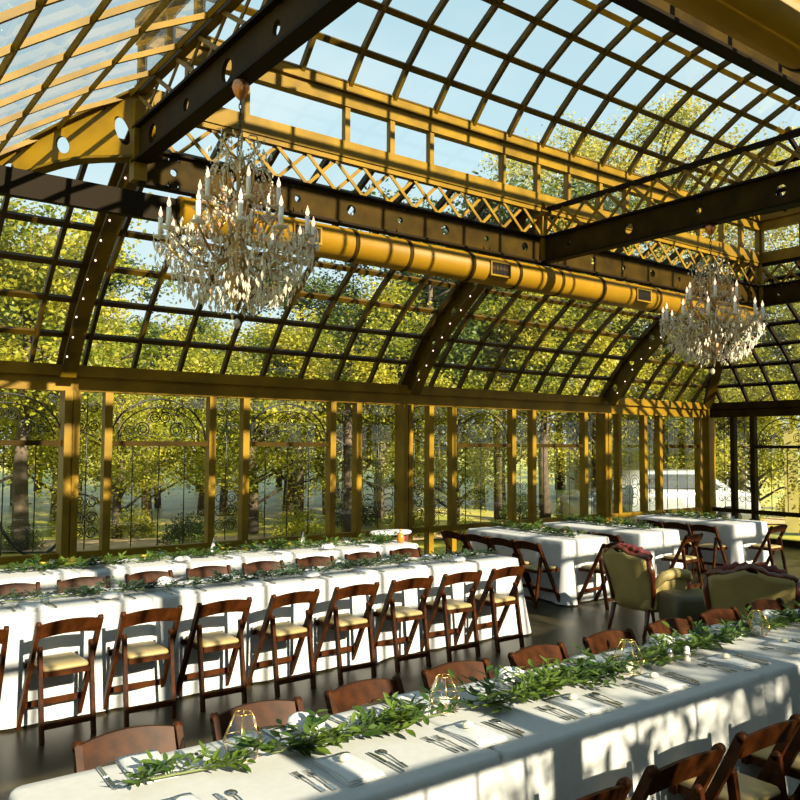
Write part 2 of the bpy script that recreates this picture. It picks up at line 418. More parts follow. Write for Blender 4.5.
roof('ceiling_lantern_front', lambda s,d,z: (RX0+s, RY0+d, z), UL, UPROF, UD, series(3.99-RX0, UL), P2, RGLASS, bm=GOLDL)
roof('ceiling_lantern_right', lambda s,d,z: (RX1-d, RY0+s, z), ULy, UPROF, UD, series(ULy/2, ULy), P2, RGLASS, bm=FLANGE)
roof('ceiling_lantern_left', lambda s,d,z: (RX0+d, RY0+s, z), ULy, UPROF, UD, series(ULy/2, ULy), P2, RGLASS)
MB().box((1.0, RY1-.05, 3.88), (RX0+.4, RY1+.03, 4.10)).build('trim_16', FLANGE)['kind'] = 'structure'
MB().bar((RX0+UD, (RY0+RY1)/2, 6.85), (RX1-UD, (RY0+RY1)/2, 6.85), .08, .1).build('trim_5', GOLD)['kind'] = 'structure'

# clerestory band between the two roofs
def ringside(name, fm, Lw, posts, nwin, zb=4.88, bmm=None):
    root = empty(name, fm(Lw/2, 0, 5.25)); root['kind'] = 'structure'
    inv = Matrix.Translation(root.location).inverted()
    def put(nm, mb, m):
        o = mb.build(nm, m); o.parent = root; o.matrix_parent_inverse = inv; return o
    def B(mb, s0, s1, o0, o1, z0, z1):
        a = fm(s0, o0, z0); b = fm(s1, o1, z1)
        return mb.box((min(a[0],b[0]),min(a[1],b[1]),z0), (max(a[0],b[0]),max(a[1],b[1]),z1))
    mb = MB(); B(mb, 0, Lw, -.05, .05, zb, 5.05); put('bottom_rail', mb, bmm or GOLD)
    mb = MB(); B(mb, 0, Lw, -.05, .05, 5.42, 5.53); B(mb, 0, Lw, -.02, .05, 5.53, 5.57); B(mb, 0, Lw, -.06, .06, 5.57, 5.66); put('top_rail', mb, GOLD)
    for s_ in posts:
        mb = MB(); B(mb, s_-.03, s_+.03, -.035, .035, 5.05, 5.42); put('post', mb, GOLD)
    gl = MB(); gl.add([fm(0,.01,5.05), fm(Lw,.01,5.05), fm(Lw,.01,5.42), fm(0,.01,5.42)], [(0,1,2,3)])
    o = gl.build('window_%d' % nwin, RGLASS); o['kind'] = 'structure'
    return root
cp = [x-RX0 for x in (2.83,3.40,4.55,5.13,5.68,6.80,7.40,7.96,8.60,9.15,9.7,10.3,10.9,11.5,12.05,12.55)]
ringside('trim_6', lambda s,o,z: (RX0+s, RY1+o, z), UL, cp, k); ringside('trim_7', lambda s,o,z: (RX0+s, RY0-o, z), UL, cp, k+1)
ce = [.04,.6,1.2,1.8,2.5,3.1,3.7,ULy-.04]
ringside('trim_8', lambda s,o,z: (RX1+o, RY0+s, z), ULy, ce, k+2); ringside('trim_9', lambda s,o,z: (RX0-o, RY0+s, z), ULy, ce, k+3, 5.02, FLANGE)

# trusses: holed I-beam below, lattice, chord above
def truss(name, p, q, label, lat=True, hl=.62, hr=.055, fw=.11, offdir=1, z0=4.20, z1=4.49, zc=4.85, step=.34, cm=None):
    p = Vector(p); q = Vector(q); Lw = (q-p).length; d = (q-p).normalized(); sd = Vector((-d.y, d.x, 0))
    root = empty(name, (p.x, p.y, z0)); tag(root, label, 'roof truss', kind='structure')
    inv = Matrix.Translation(root.location).inverted()
    def put(nm, mb, m):
        o = mb.build(nm, m); o.parent = root; o.matrix_parent_inverse = inv; return o
    f = lambda s_, t, o: p + d*s_ + sd*o + Vector((0,0,z0+t))
    nh = int(Lw/hl) if hl else 0
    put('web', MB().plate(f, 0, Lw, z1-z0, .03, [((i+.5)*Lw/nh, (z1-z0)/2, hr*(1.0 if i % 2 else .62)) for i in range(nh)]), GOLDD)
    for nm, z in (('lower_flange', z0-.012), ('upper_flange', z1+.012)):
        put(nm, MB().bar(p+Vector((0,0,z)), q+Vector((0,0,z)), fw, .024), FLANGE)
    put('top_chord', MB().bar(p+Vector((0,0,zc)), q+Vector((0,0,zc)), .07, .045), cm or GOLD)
    lt = MB(); n_ = max(2, round(Lw/step)); a = z1+.02; b = zc-.02
    for i in range(n_):
        s0 = Lw*i/n_; s1 = Lw*(i+1)/n_
        lt.bar(p+d*s0+Vector((0,0,a))+sd*.014, p+d*s1+Vector((0,0,b))+sd*.014, .012, .035)
        lt.bar(p+d*s0+Vector((0,0,b))-sd*.014, p+d*s1+Vector((0,0,a))-sd*.014, .012, .035)
    put('lattice', lt, GOLD)
    return root
truss('roof_truss', (RX0, RY1, 0), (RX1, RY1, 0), 'long ochre lattice truss above the big duct facing the posts')
truss('roof_truss', (RX0, RY0, 0), (RX1, RY0, 0), 'near lattice truss at the upper corner beside the second duct', hl=0, fw=.09, z0=4.27, z1=4.56)
truss('roof_truss', (RX0, RY0, 0), (RX0, RY1, 0), 'heavy holed beam crossing above the nearer chandelier', hr=.085, hl=.72, fw=.13, z0=4.38, z1=4.66, zc=4.99, cm=GOLDL, step=.42)
truss('roof_truss', (7.5, RY0, 0), (7.5, RY1, 0), 'holed cross beam that carries the farther chandelier', cm=FLANGE, hr=.06, hl=.85, fw=.13)
truss('roof_truss', (RX1, RY0, 0), (RX1, RY1, 0), 'dark truss closing the far end of the lantern', cm=FLANGE)
# junction posts
for i, (x, y) in enumerate(((7.5, RY1), (7.5, RY0), (RX0, RY1), (RX0, RY0), (RX1, RY1), (RX1, RY0))):
    MB().box((x-.06, y-.06, 4.2), (x+.06, y+.06, 4.9)).build('trim_%d' % (10+i), GOLD)['kind'] = 'structure'

# ribs from the columns up to the ring, with holes and a string of bulbs
def rib(name, fm, label, depth=.24, holes=True, bulbs=True, dd=D, arch=None, wdt=.17, hip=False):
    pp = profpts(PROF, dd, 4)
    pts = [Vector(fm(d, z)) for d, z in pp]
    ss = [0]
    for a, b in zip(pts, pts[1:]): ss.append(ss[-1]+(b-a).length)
    def at(s_):
        s_ = max(0, min(ss[-1]-1e-6, s_))
        for i in range(len(ss)-1):
            if s_ <= ss[i+1]: 
                t = (s_-ss[i])/(ss[i+1]-ss[i]); return pts[i].lerp(pts[i+1], t), (pts[min(i+2, len(pts)-1)]-pts[max(i-1, 0)]).normalized()
    hd = Vector((pts[-1].x-pts[0].x, pts[-1].y-pts[0].y, 0)).normalized(); sd = Vector((-hd.y, hd.x, 0))
    dep = (lambda s_: depth) if arch is None else arch
    def f(s_, t, o):
        c, dr = at(s_); nrm = Vector((hd.x*-dr.z, hd.y*-dr.z, dr.dot(hd))).normalized()
        return c - nrm*(dep(s_)*(1-t/depth)+.02) + sd*o
    root = empty(name, tuple(pts[0])); tag(root, label, 'roof rib', kind='structure')
    inv = Matrix.Translation(root.location).inverted()
    def put(nm, mb, m):
        o = mb.build(nm, m); o.parent = root; o.matrix_parent_inverse = inv; return o
    nh = 8 if arch else 6
    hs = [((i+.5)*ss[-1]/nh, depth/2, depth*.26) for i in range(nh)] if holes else []
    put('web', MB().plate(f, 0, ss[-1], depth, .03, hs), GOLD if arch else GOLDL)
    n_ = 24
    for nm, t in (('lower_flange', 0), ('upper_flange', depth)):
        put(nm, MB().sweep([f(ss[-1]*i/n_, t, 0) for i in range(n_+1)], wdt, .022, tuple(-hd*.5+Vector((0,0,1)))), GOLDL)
    if bulbs:
        lt = empty('string_light', tuple(pts[0]))
        tag(lt, 'string of tiny bulbs up the '+label, 'string lights')
        inv2 = Matrix.Translation(lt.location).inverted()
        def put2(nm, mb, m):
            o = mb.build(nm, m); o.parent = lt; o.matrix_parent_inverse = inv2; return o
        put2('wire', MB().tube([f(ss[-1]*(i/20), -.01, -.06) for i in range(1, 20)], .004, 4), BLACK)
        for i in range(1, 13):
            c = f(ss[-1]*i/13, -.02, -.065 if i % 2 else -.05)
            put2('bulb', MB().lathe([(.003,-.011),(.008,-.007),(.010,0),(.008,.007),(.003,.011)], tuple(c), 6), BULB)
rib('roof_rib', lambda d, z: (2.50, YF-d, z), 'big rib rising from the nearest golden column')
rib('roof_rib', lambda d, z: (7.45, YF-d, z), 'big rib rising from the column behind the middle table')
rib('roof_rib', lambda d, z: (12.0, YF-d, z), 'big rib rising from the farthest column', bulbs=True)
for x in (2.5, 7.45, 12.0): rib('roof_rib', lambda d, z: (x, YN+d, z), 'holed rib on the near roof slope', bulbs=False)
def aarch(s_): return .24+.34*max(0, min(1, (s_-3.0)/1.3))**2
rib('hip_rib', lambda d, z: (XL+d, YF-d, z), 'wide holed arched hip rib below the upper corner panes', depth=.24, bulbs=False, arch=aarch, wdt=.14)
rib('hip_rib', lambda d, z: (XR-d, YF-d, z), 'dark hip rib rising from the far corner post', depth=.14, holes=False, bulbs=False)
rib('hip_rib', lambda d, z: (XR-d, YN+d, z), 'hip rib over the far near-side corner', depth=.14, holes=False, bulbs=False)
rib('hip_rib', lambda d, z: (XL+d, YN+d, z), 'hip rib over the near corner behind', depth=.2, bulbs=False)

# ducts
def duct(Y, zc, x0, x1, r_, label, vents, straps):
    root = empty("air_duct", (x0, Y, zc)); tag(root, label, 'duct')
    prof = []
    MB().tube([(0,0,0),(x1-x0,0,0)], r_, 28).build('pipe', DUCT, root)
    for s_ in straps:
        MB().tube([(s_-x0-.025,0,0),(s_-x0+.025,0,0)], r_+.008, 28).build('strap', GOLDD, root)
    for s_ in vents:
        sg = -1 if Y > 5 else 1
        vb = MB(); a = s_-x0
        for (u0, u1, z0, z1) in ((a-.16, a+.16, -.10, -.08), (a-.16, a+.16, .06, .08), (a-.16, a-.14, -.08, .06), (a+.14, a+.16, -.08, .06)):
            vb.box((u0, sg*(r_-.02), z0), (u1, sg*(r_+.02), z1)) if sg > 0 else vb.box((u0, -(r_+.02), z0), (u1, -(r_-.02), z1))
        v = vb.build('vent', GOLD, root)
        gb = MB()
        for i in range(12):
            u0 = a-.13+.023*i
            gb.box((u0, -(r_+.012), -.08), (u0+.008, -(r_-.01), .06)) if sg < 0 else gb.box((u0, r_-.01, -.08), (u0+.008, r_+.012, .06))
        gb.build('grille', BLACK, v)
    # hangers
    for s_ in straps[::2]:
        MB().box((s_-x0-.012, -.012, r_-.02), (s_-x0+.012, .012, r_+.35)).build('hanger', BLACK, root)
duct(RY1-.0, 3.97, 2.75, RX1-.3, .17, 'long ochre air duct along the back truss above the roof panes', [6.6, 9.3, 4.0], [3.4, 4.6, 5.3, 6.2, 6.95, 7.7, 8.5, 9.7, 10.4])
duct(RY0-.38, 4.23, XL+2.0, RX1-.3, .16, 'ochre air duct crossing the upper corner near the camera', [6.0], [3.3, 4.6, 5.4, 6.4, 7.5])

# ------------------------------------------------------------------ chandeliers
def chandelier(loc, label):
    root = empty('chandelier', loc); tag(root, label, 'chandelier', 'crystal chandeliers under the lantern roof')
    r2 = random.Random(3)
    # local z: 0 = beam underside ; body reaches -1.62
    MB().lathe([(.005,0),(.05,-.01),(.06,-.05),(.04,-.10),(.012,-.13)], seg=14).build('finial', COPPER, root)
    ch = MB()
    for i in range(12): 
        c = (0, 0, -.14-i*.035)
        ch.tube([(.012*cos(t)*(1 if i % 2 else .3), .012*cos(t)*(0.3 if i % 2 else 1), c[2]+.022*sin(t)) for t in [2*pi*j/8 for j in range(9)]], .004, 4, cap=False)
    ch.build('chain', BLACK, root)
    MB().lathe([(.012,-.50),(.03,-.53),(.05,-.58),(.02,-.63),(.018,-.75),(.055,-.80),(.07,-.86),(.03,-.92),(.02,-1.05),(.06,-1.10),(.09,-1.17),(.06,-1.25),(.10,-1.32),(.08,-1.40),(.03,-1.46),(.015,-1.52)], seg=18).build('central_stem', BRASS, root)
    def arm(r1, zb, zt, ph, rad=.009):
        dx, dy = cos(ph), sin(ph); pts = []
        for i in range(13):
            t = i/12; rr = .05+(r1-.05)*t; z = zb+(zt-zb)*t - .13*sin(pi*t)*(1-.2*t)
            pts.append((dx*rr, dy*rr, z))
        a = MB().tube(pts, rad, 6)
        # scroll
        sp_ = []
        for i in range(12):
            t_ = 3*pi*i/11; q = .045*(1-.7*i/11); rr = r1*.55+q*cos(t_); sp_.append((dx*rr, dy*rr, (zb+zt)/2-.02+q*sin(t_)))
        a.tube(sp_, .005, 4)
        return a.build('arm', BRASS, root), pts[-1]
    for cnt, r1, zb, zt, ph0 in ((12, .50, -1.16, -1.08, .1), (6, .27, -1.02, -.86, .3)):
        for i in range(cnt):
            a, e_ = arm(r1, zb, zt, ph0+2*pi*i/cnt)
            x, y, z = e_
            MB().lathe([(.010,0),(.045,.012),(.050,.02),(.02,.022),(.012,.03)], (x,y,z), 10).build('bobeche', CRYS, a)
            cd = MB().lathe([(.016,.02),(.016,.14),(.005,.143)], (x,y,z), 8).build('candle', WAX, root)
            MB().lathe([(.004,.142),(.013,.155),(.014,.168),(.007,.190),(.001,.212)], (x,y,z), 8).build('bulb', FLAME, cd)
    for i in range(8):   # upper crown of bare scroll arms
        ph = 2*pi*i/8; pts = [(cos(ph)*rr, sin(ph)*rr, z) for rr, z in ((.03,-.78),(.12,-.82),(.20,-.76),(.22,-.66),(.17,-.58),(.10,-.60),(.09,-.67))]
        MB().tube(pts, .007, 5).build('crown_arm', BRASS, root)
    for i in range(6):
        ph = 2*pi*i/6+.2; pts = [(cos(ph)*rr, sin(ph)*rr, z) for rr, z in ((.02,-.52),(.08,-.50),(.13,-.44),(.12,-.38),(.07,-.37))]
        MB().tube(pts, .006, 5).build('crown_arm', BRASS, root)
    # hundred large pendants as parts
    dro = MB().octa((0,0,0), .012, .062); dro.octa((0,0,.042), .007, .016); base = None
    me = None
    for i in range(100):
        if i < 40: ph = 2*pi*i/40; rr = .50+.045*cos(6*ph); z = -1.14-r2.random()*.05
        elif i < 64: ph = 2*pi*i/24; rr = .38; z = -1.27-r2.random()*.06
        elif i < 82: ph = 2*pi*i/18; rr = .25; z = -1.40-r2.random()*.05
        elif i < 91: ph = 2*pi*i/9; rr = .12; z = -1.50-r2.random()*.03
        else: ph = 2*pi*i/9; rr = .21; z = -.88
        if me is None:
            o = dro.build('crystal_drop', CRYS, root); me = o.data
        else:
            o = bpy.data.objects.new('crystal_drop', me); COL.objects.link(o); o.parent = root
        o.location = (rr*cos(ph), rr*sin(ph), z); o.rotation_euler = (0,0,ph)
    MB().lathe([(.002,.035),(.018,.022),(.026,0),(.018,-.022),(.002,-.035)], (0,0,-1.60), 10).build('crystal_ball', CRYS, root)
    bd = MB()
    def swag(p, q, n_, sag):
        for i in range(n_+1):
            t = i/n_; c = (p[0]+(q[0]-p[0])*t, p[1]+(q[1]-p[1])*t, p[2]+(q[2]-p[2])*t-sag*sin(pi*t)); bd.octa(c, .010, .020)
    for i in range(12):
        a = .1+2*pi*i/12; b = .1+2*pi*(i+1)/12
        P = lambda r_, ph, z: (r_*cos(ph), r_*sin(ph), z)
        swag(P(.50,a,-1.08), P(.50,b,-1.08), 12, .09); swag(P(.50,a,-1.10), P(.10,a,-1.48), 20, .04)
        swag(P(.27,a,-.90), P(.50,a,-1.07), 12, .05); swag(P(.22,a,-.68), P(.27,a+.2,-.88), 8, .02); swag(P(.38,a,-1.2), P(.38,b,-1.2), 9, .05)
        swag(P(.12,a,-.42), P(.22,a,-.66), 9, .03); swag(P(.27,a,-.92), P(.27,b,-.92), 7, .05)
    for i in range(850):
        ph = r2.random()*2*pi; z = -1.0-r2.random()*.48
        rm = .54 if z > -1.22 else .54*math.sqrt(max(0.03, (z+1.58)/.36)); rr = rm*(.35+.65*r2.random()**.5)
        bd.octa((rr*cos(ph), rr*sin(ph), z), .006+.008*r2.random(), .035+.04*r2.random())
    for i in range(300):
        ph = r2.random()*2*pi; z = -.40-r2.random()*.55; rr = .06+.17*r2.random()
        bd.octa((rr*cos(ph), rr*sin(ph), z), .006+.006*r2.random(), .03+.02*r2.random())
    tag(bd.build('crystal_beads', CRYS, root), kind='stuff')
    b2 = MB()
    for i in range(230):
        ph = r2.random()*2*pi; z = -.7-r2.random()*.75; rr = .44*r2.random()**.5*(1 if z < -1 else .5)
        b2.octa((rr*cos(ph), rr*sin(ph), z), .010, .034)
    tag(b2.build('amber_beads', CRYSA, root), kind='stuff')
    return root
c1 = chandelier((RX0-.03, 4.95, 4.345), 'big crystal chandelier hanging from the heavy holed beam near the camera')
c2 = copy_tree(c1); c1.scale = (1,1,1.03); c2.location = (7.5, 4.72, 4.185); c2.scale = (.95,.95,.95); c2.rotation_euler = (0, 0, .4)
c2['label'] = 'farther crystal chandelier hanging above the lounge armchairs'

# ------------------------------------------------------------------ chairs
def make_chair():
    root = empty('folding_chair'); root.scale = (.96, .96, .985)
    W_ = .205
    for sg in (-1, 1):
        m = MB(); m.sweep([(sg*W_, 0.0, .755), (sg*W_, .10, .565), (sg*W_, .405, 0.0)], .028, .042, (0,1,0))
        m.tube([(sg*W_-.014, -.002, .757), (sg*W_+.014, -.002, .757)], .021, 10)
        m.build('front_leg', WOOD, root)
        m = MB(); x = sg*(W_-.036); m.sweep([(x, .075, .585), (x, .055, .44), (x, -.02, 0)], .026, .040, (0,1,0))
        m.tube([(x-.013, .076, .585), (x+.013, .076, .585)], .020, 10)
        m.build('rear_leg', WOOD, root)
    # curved back slat
    m = MB(); n_ = 24; vs = []
    for i in range(n_+1):
        t = -1+2*i/n_; x = t*(W_-.012); bow = .016*(1-t*t)
        for (yy, zz) in ((-.012-bow, .662+.022*(1-t*t)), (.010-bow, .662+.022*(1-t*t)), (.000-bow-.008, .758+.022*(1-t*t)), (-.022-bow-.004, .758+.022*(1-t*t))):
            vs.append((x, yy+.03-(zz-.66)*.25, zz))
    fs = [(0,1,2,3), tuple(4*n_+q for q in (3,2,1,0))]
    for i in range(n_):
        for q in range(4): a = 4*i+q; b = 4*i+(q+1) % 4; fs.append((a, a+4, b+4, b))
    m.add(vs, fs); m.sm = [False]*len(m.sm); m.build('back_slat', WOOD, root)
    st = MB(); st.box((-.185, .355, .405), (.185, .385, .445)); st.box((-.15, .03, .405), (.15, .055, .440)); st.box((-.155, .05, .405), (-.125, .36, .44)); st.box((.125, .05, .405), (.155, .36, .44))
    st.build('seat_frame', WOOD, root)
    pd = MB(); x0, x1, y0, y1 = -.150, .150, .035, .385; vs = []; fs = []
    ring = []
    for (cx_, cy_, a0) in ((x1-.03, y1-.03, 0), (x0+.03, y1-.03, pi/2), (x0+.03, y0+.03, pi), (x1-.03, y0+.03, 3*pi/2)):
        for j in range(4): a = a0+pi/2*j/3; ring.append((cx_+.03*cos(a), cy_+.03*sin(a)))
    lay = [(1, .441), (1.01, .452), (.97, .466), (.80, .472)]; nr = len(ring); mx_, my_ = 0, (y0+y1)/2
    for sc_, z in lay: vs += [(mx_+(x-mx_)*sc_, my_+(y-my_)*sc_, z) for x, y in ring]
    for i in range(len(lay)-1):
        for j in range(nr): a = i*nr+j; b = i*nr+(j+1) % nr; fs.append((a, b, b+nr, a+nr))
    fs += [tuple(range(nr))[::-1], tuple((len(lay)-1)*nr+j for j in range(nr))]
    pd.add(vs, fs, True); pd.build('seat_pad', VINYL, root)
    MB().box((-.158, -.012, .085), (.158, .006, .125)).build('stretcher', WOOD, root)
    MB().box((-.195, .30, .155), (.195, .318, .195)).build('stretcher', WOOD, root)
    return root
chair0 = make_chair(); first = [True]
def chair(x, y, rz, label, group):
    o = chair0 if first[0] else copy_tree(chair0); first[0] = False
    o.location = (x, y, 0); o.rotation_euler = (0, 0, rz); tag(o, label, 'chair', group); return o
# the table the camera looks over: far side chairs show their slats only
for i, x in enumerate((1.12, 1.68, 2.24, 2.82, 3.42, 4.04, 4.66, 5.22, 5.82)):
    chair(x, 3.27, pi+rnd.uniform(-.05,.05), 'mahogany folding chair beyond the front table, %s from its rounded end' % ORD[i], 'chairs on the far side of the front table')
for i, x in enumerate((2.14, 2.70, 3.28, 3.86)):
    chair(x, 1.83, rnd.uniform(-.05,.05), 'dark folding chair backing the camera at the front table, %s from the bottom edge' % ORD[i], 'chairs on the near side of the front table')
for i, x in enumerate((5.46, 4.89, 4.32, 3.75, 3.18, 2.59, 2.05, 1.51, .93)):
    chair(x, 5.58, rnd.uniform(-.06,.06), 'mahogany folding chair before the middle white table, %s from its cloth corner' % ORD[i], 'chairs in the row before the middle table')
for i, x in enumerate((5.45, 4.88, 4.30, 3.72, 3.16, 2.60, 2.04, 1.48)):
    chair(x, 7.17, pi+rnd.uniform(-.06,.06), 'folding chair between the middle and back tables, %s from the open aisle end' % ORD[i], 'chairs between the middle and back tables')
for i, y in enumerate((6.92, 7.36, 7.82, 8.28)):
    chair(7.06, y, -pi/2, 'dark folding chair along the first crosswise table, %s from the aisle' % ORD[i], 'chairs along the first crosswise table')
for i, y in enumerate((6.95, 7.42, 7.90, 8.36)):
    chair(8.55, y, -pi/2, 'dark folding chair along the second crosswise table, %s from the aisle' % ORD[i], 'chairs along the second crosswise table')
for i, y in enumerate((6.92, 7.38, 7.84)):
    chair(10.68, y, -pi/2, 'dark folding chair along the third crosswise table, %s from the aisle' % ORD[i], 'chairs along the third crosswise table')
chair(7.86, 6.28, .1, 'folding chair at the end of the first crosswise table beside the armchair', 'chairs at the ends of the crosswise tables')
chair(9.45, 6.25, .1, 'folding chair at the end of the second crosswise table', 'chairs at the ends of the crosswise tables')
chair(11.55, 6.25, .0, 'folding chair at the end of the farthest crosswise table', 'chairs at the ends of the crosswise tables')

# ------------------------------------------------------------------ tables and cloths
def cloth(x0, y0, x1, y1, label, seed, corners=(1,1,1,1), zt=.757, drop=.74, group=None):
    r2 = random.Random(seed); ring = []; nrm = []
    rc = .05
    def side(a, b, n_):
        step = .035; Ln = math.hypot(b[0]-a[0], b[1]-a[1]); m_ = max(3, int(Ln/step))
        for i in range(m_): t = i/m_; ring.append((a[0]+(b[0]-a[0])*t, a[1]+(b[1]-a[1])*t)); nrm.append(n_)
    def corner(cx_, cy_, a0):
        for i in range(6): a = a0+pi/2*i/6; ring.append((cx_+rc*cos(a), cy_+rc*sin(a))); nrm.append((cos(a), sin(a)))
    side((x0+rc,y0),(x1-rc,y0),(0,-1)); corner(x1-rc,y0+rc,-pi/2)
    side((x1,y0+rc),(x1,y1-rc),(1,0)); corner(x1-rc,y1-rc,0)
    side((x1-rc,y1),(x0+rc,y1),(0,1)); corner(x0+rc,y1-rc,pi/2)
    side((x0,y1-rc),(x0,y0+rc),(-1,0)); corner(x0+rc,y0+rc,pi)
    n_ = len(ring); per = []; s_ = 0
    for i in range(n_): per.append(s_); q = ring[(i+1) % n_]; s_ += math.hypot(q[0]-ring[i][0], q[1]-ring[i][1])
    ph = [r2.random()*6.28 for _ in range(4)]; kk = [round(s_/.42), round(s_/.27), round(s_/.16)]
    m = MB(); vs = []; fs = []; lev = [(-.05, 0), (-.008, 0), (.004, -.006), (.008, -.02)]+[(.010, -drop*t) for t in (.08,.2,.35,.5,.65,.8,.92,1.0)]
    cxm, cym = (x0+x1)/2, (y0+y1)/2
    for (off, dz) in lev:
        t = -dz/drop
        for i in range(n_):
            a = per[i]/s_*2*pi
            wv = (.35*sin(kk[0]*a+ph[0])+.4*sin(kk[1]*a+ph[1])+.25*sin(kk[2]*a+ph[2]))
            cd = min(math.hypot(ring[i][0]-c[0], ring[i][1]-c[1]) for c in ((x0,y0),(x1,y0),(x1,y1),(x0,y1)))
            fl = math.exp(-(cd/.12)**2)
            amp = .026*t**.8; o = off + amp*(1+wv) + fl*.10*t**1.3 if t > 0 else off
            zz = zt+dz + (.004 if t == 1 else 0)*wv
            vs.append((ring[i][0]+nrm[i][0]*o, ring[i][1]+nrm[i][1]*o, zz))
    nl = len(lev)
    for l in range(nl-1):
        for i in range(n_): a = l*n_+i; b = l*n_+(i+1) % n_; fs.append((a, a+n_, b+n_, b))
    c0 = len(vs)
    # top
    fs.append(tuple(range(n_)))
    m.add(vs, fs, True); m.sm[-1] = False
    o = m.build('tablecloth', CLOTH); tag(o, label, 'tablecloth', group)
    return o
def table(x0, y0, x1, y1, label):
    root = empty('banquet_table', ((x0+x1)/2, (y0+y1)/2, 0)); tag(root, label, 'table')
    hx, hy = (x1-x0)/2-.015, (y1-y0)/2-.015
    MB().box((-hx,-hy,.715), (hx,hy,.748)).build('tabletop', WOOD, root)
    for sx_ in (-1, 1):
        for sy_ in (-1, 1): MB().tube([(sx_*(hx-.14), sy_*(hy-.08), 0), (sx_*(hx-.14), sy_*(hy-.08), .716)], .014, 8).build('leg', BLACK, root)
def tbl(x0, y0, x1, y1, lt, lc, seed):
    table(x0, y0, x1, y1, lt); cloth(x0, y0, x1, y1, lc, seed)
F_ = [('rounded end of the front table', .63, 2.17), ('front table beside its first overlap', 2.19, 3.98), ('front table between its two overlaps', 4.0, 5.8), ('front table beyond the frame edge', 5.82, 7.3)]
for i, (t_, a, b) in enumerate(F_): tbl(a, 2.25, b, 3.0, 'folding banquet table carrying the %s' % t_, 'white linen cloth over the %s' % t_, 11+i)
G_ = [('aisle end of the middle table', 4.12, 6.0), ('centre of the middle table', 2.22, 4.10), ('part of the middle table under the nearest golden column', .32, 2.20)]
for i, (t_, a, b) in enumerate(G_): tbl(a, 5.98, b, 6.60, 'folding banquet table carrying the %s' % t_, 'white linen cloth over the %s' % t_, 21+i)
H_ = [('aisle end of the back table', 4.02, 5.9), ('centre of the back table', 2.12, 4.0), ('part of the back table by the nearest golden column', .5, 2.10)]
for i, (t_, a, b) in enumerate(H_): tbl(a, 7.50, b, 8.16, 'folding banquet table carrying the %s' % t_, 'white linen cloth over the %s' % t_, 31+i)
for i, (a, b, t_) in enumerate(((7.52, 8.34, 'first'), (9.0, 9.82, 'second'), (11.2, 12.08, 'third'))):
    tbl(a, 6.72, b, 8.5, 'folding banquet table under the %s crosswise cloth' % t_, 'long white cloth with a hanging end fold on the %s crosswise table' % t_, 41+i)

# ------------------------------------------------------------------ garlands
def garland(x0, y0, x1, y1, label, per_m, lsz, seed, wid=.13, hgt=.09, m=LEAFG, z0=.757, fl=None, gap=None):
    r2 = random.Random(seed); Ln = math.hypot(x1-x0, y1-y0); root = empty('leaf_garland', (x0, y0, z0)); tag(root, label, 'garland')
    dx, dy = (x1-x0)/Ln, (y1-y0)/Ln
    c = lambda s_: Vector((dx*s_-dy*.05*sin(s_*2.1+seed), dy*s_+dx*.05*sin(s_*2.1+seed), .022))
    n_ = max(6, int(Ln/.08)); MB().tube([c(Ln*i/n_) for i in range(n_+1)], .005, 5).build('stem', STEM, root)
    g = MB()
    nt_ = int(Ln*per_m/7)
    for _ in range(nt_):
        s_ = r2.random()*Ln
        dens = .55+.45*sin(s_*5.3+seed)
        if r2.random() > .45+.55*dens: continue
        a = r2.uniform(-1.2, 1.2)+(0 if r2.random() < .6 else pi); el = r2.uniform(.0, .8)
        d = Vector((dx*cos(a)-dy*sin(a), dy*cos(a)+dx*sin(a), sin(el)*.9)).normalized(); p = c(s_); tl = r2.uniform(.6, 1.3)*wid
        g.tube([p, p+d*tl], .0018, 3, cap=False)
        for j in range(7):
            q = p+d*tl*(.15+.85*j/6); sd = Vector((-d.y, d.x, r2.uniform(-.2,.5)))*(1 if j % 2 else -1)
            ld = (d*r2.uniform(.5,1.2)+sd*r2.uniform(.6,1.1)); ld.z += r2.uniform(-.25,.3)
            l_ = lsz*r2.uniform(.6,1.15)
            if q.z+ld.normalized().z*l_ < .004: ld.z = abs(ld.z)*.3
            g.leaf(q, ld, Vector((r2.uniform(-.5,.5), r2.uniform(-.5,.5), 1)), l_, l_*r2.uniform(.34,.46))
    g.build('leaves', m, root)
    if fl:
        for k_ in range(fl[1]):
            s_ = (k_+.5)*Ln/fl[1]+r2.uniform(-.08,.08); p = c(s_)+Vector((r2.uniform(-.05,.05), r2.uniform(-.05,.05), .04)); f_ = MB()
            for ly in range(3):
                for j in range(6):
                    a = 2*pi*j/6+ly*.5; d = Vector((cos(a), sin(a), .3+.6*ly)); f_.leaf(p, d, Vector((0,0,1)), .030-.006*ly, .022)
            f_.build('blossom', fl[0], root)
    return root
garland(.95, 2.70, 1.32, 2.64, 'pale leafy sprigs at the rounded end of the front table', 420, .055, 1, wid=.11)
garland(1.45, 2.66, 2.22, 2.70, 'loose green garland between the first and second glass lanterns on the front table', 560, .075, 2, wid=.15, hgt=.1)
garland(2.38, 2.70, 3.35, 2.70, 'full bright green garland between the second and third glass lanterns', 900, .062, 4, wid=.17)
garland(3.52, 2.74, 7.0, 2.68, 'green garland running on past the salt shakers', 620, .062, 5, wid=.14)
garland(.5, 6.30, 5.85, 6.31, 'dark eucalyptus garland along the middle table', 520, .052, 6, wid=.13, m=LEAFB, fl=None)
garland(.6, 7.84, 5.7, 7.82, 'long green garland along the back table by the golden posts', 560, .060, 7, wid=.15, fl=(YEL, 6))
garland(7.93, 6.9, 7.93, 8.4, 'leafy garland on the first crosswise table', 620, .062, 8, wid=.17, fl=(PINK, 4))
garland(9.42, 6.9, 9.42, 8.4, 'leafy garland on the second crosswise table', 620, .062, 9, wid=.17, fl=(PINK, 4))
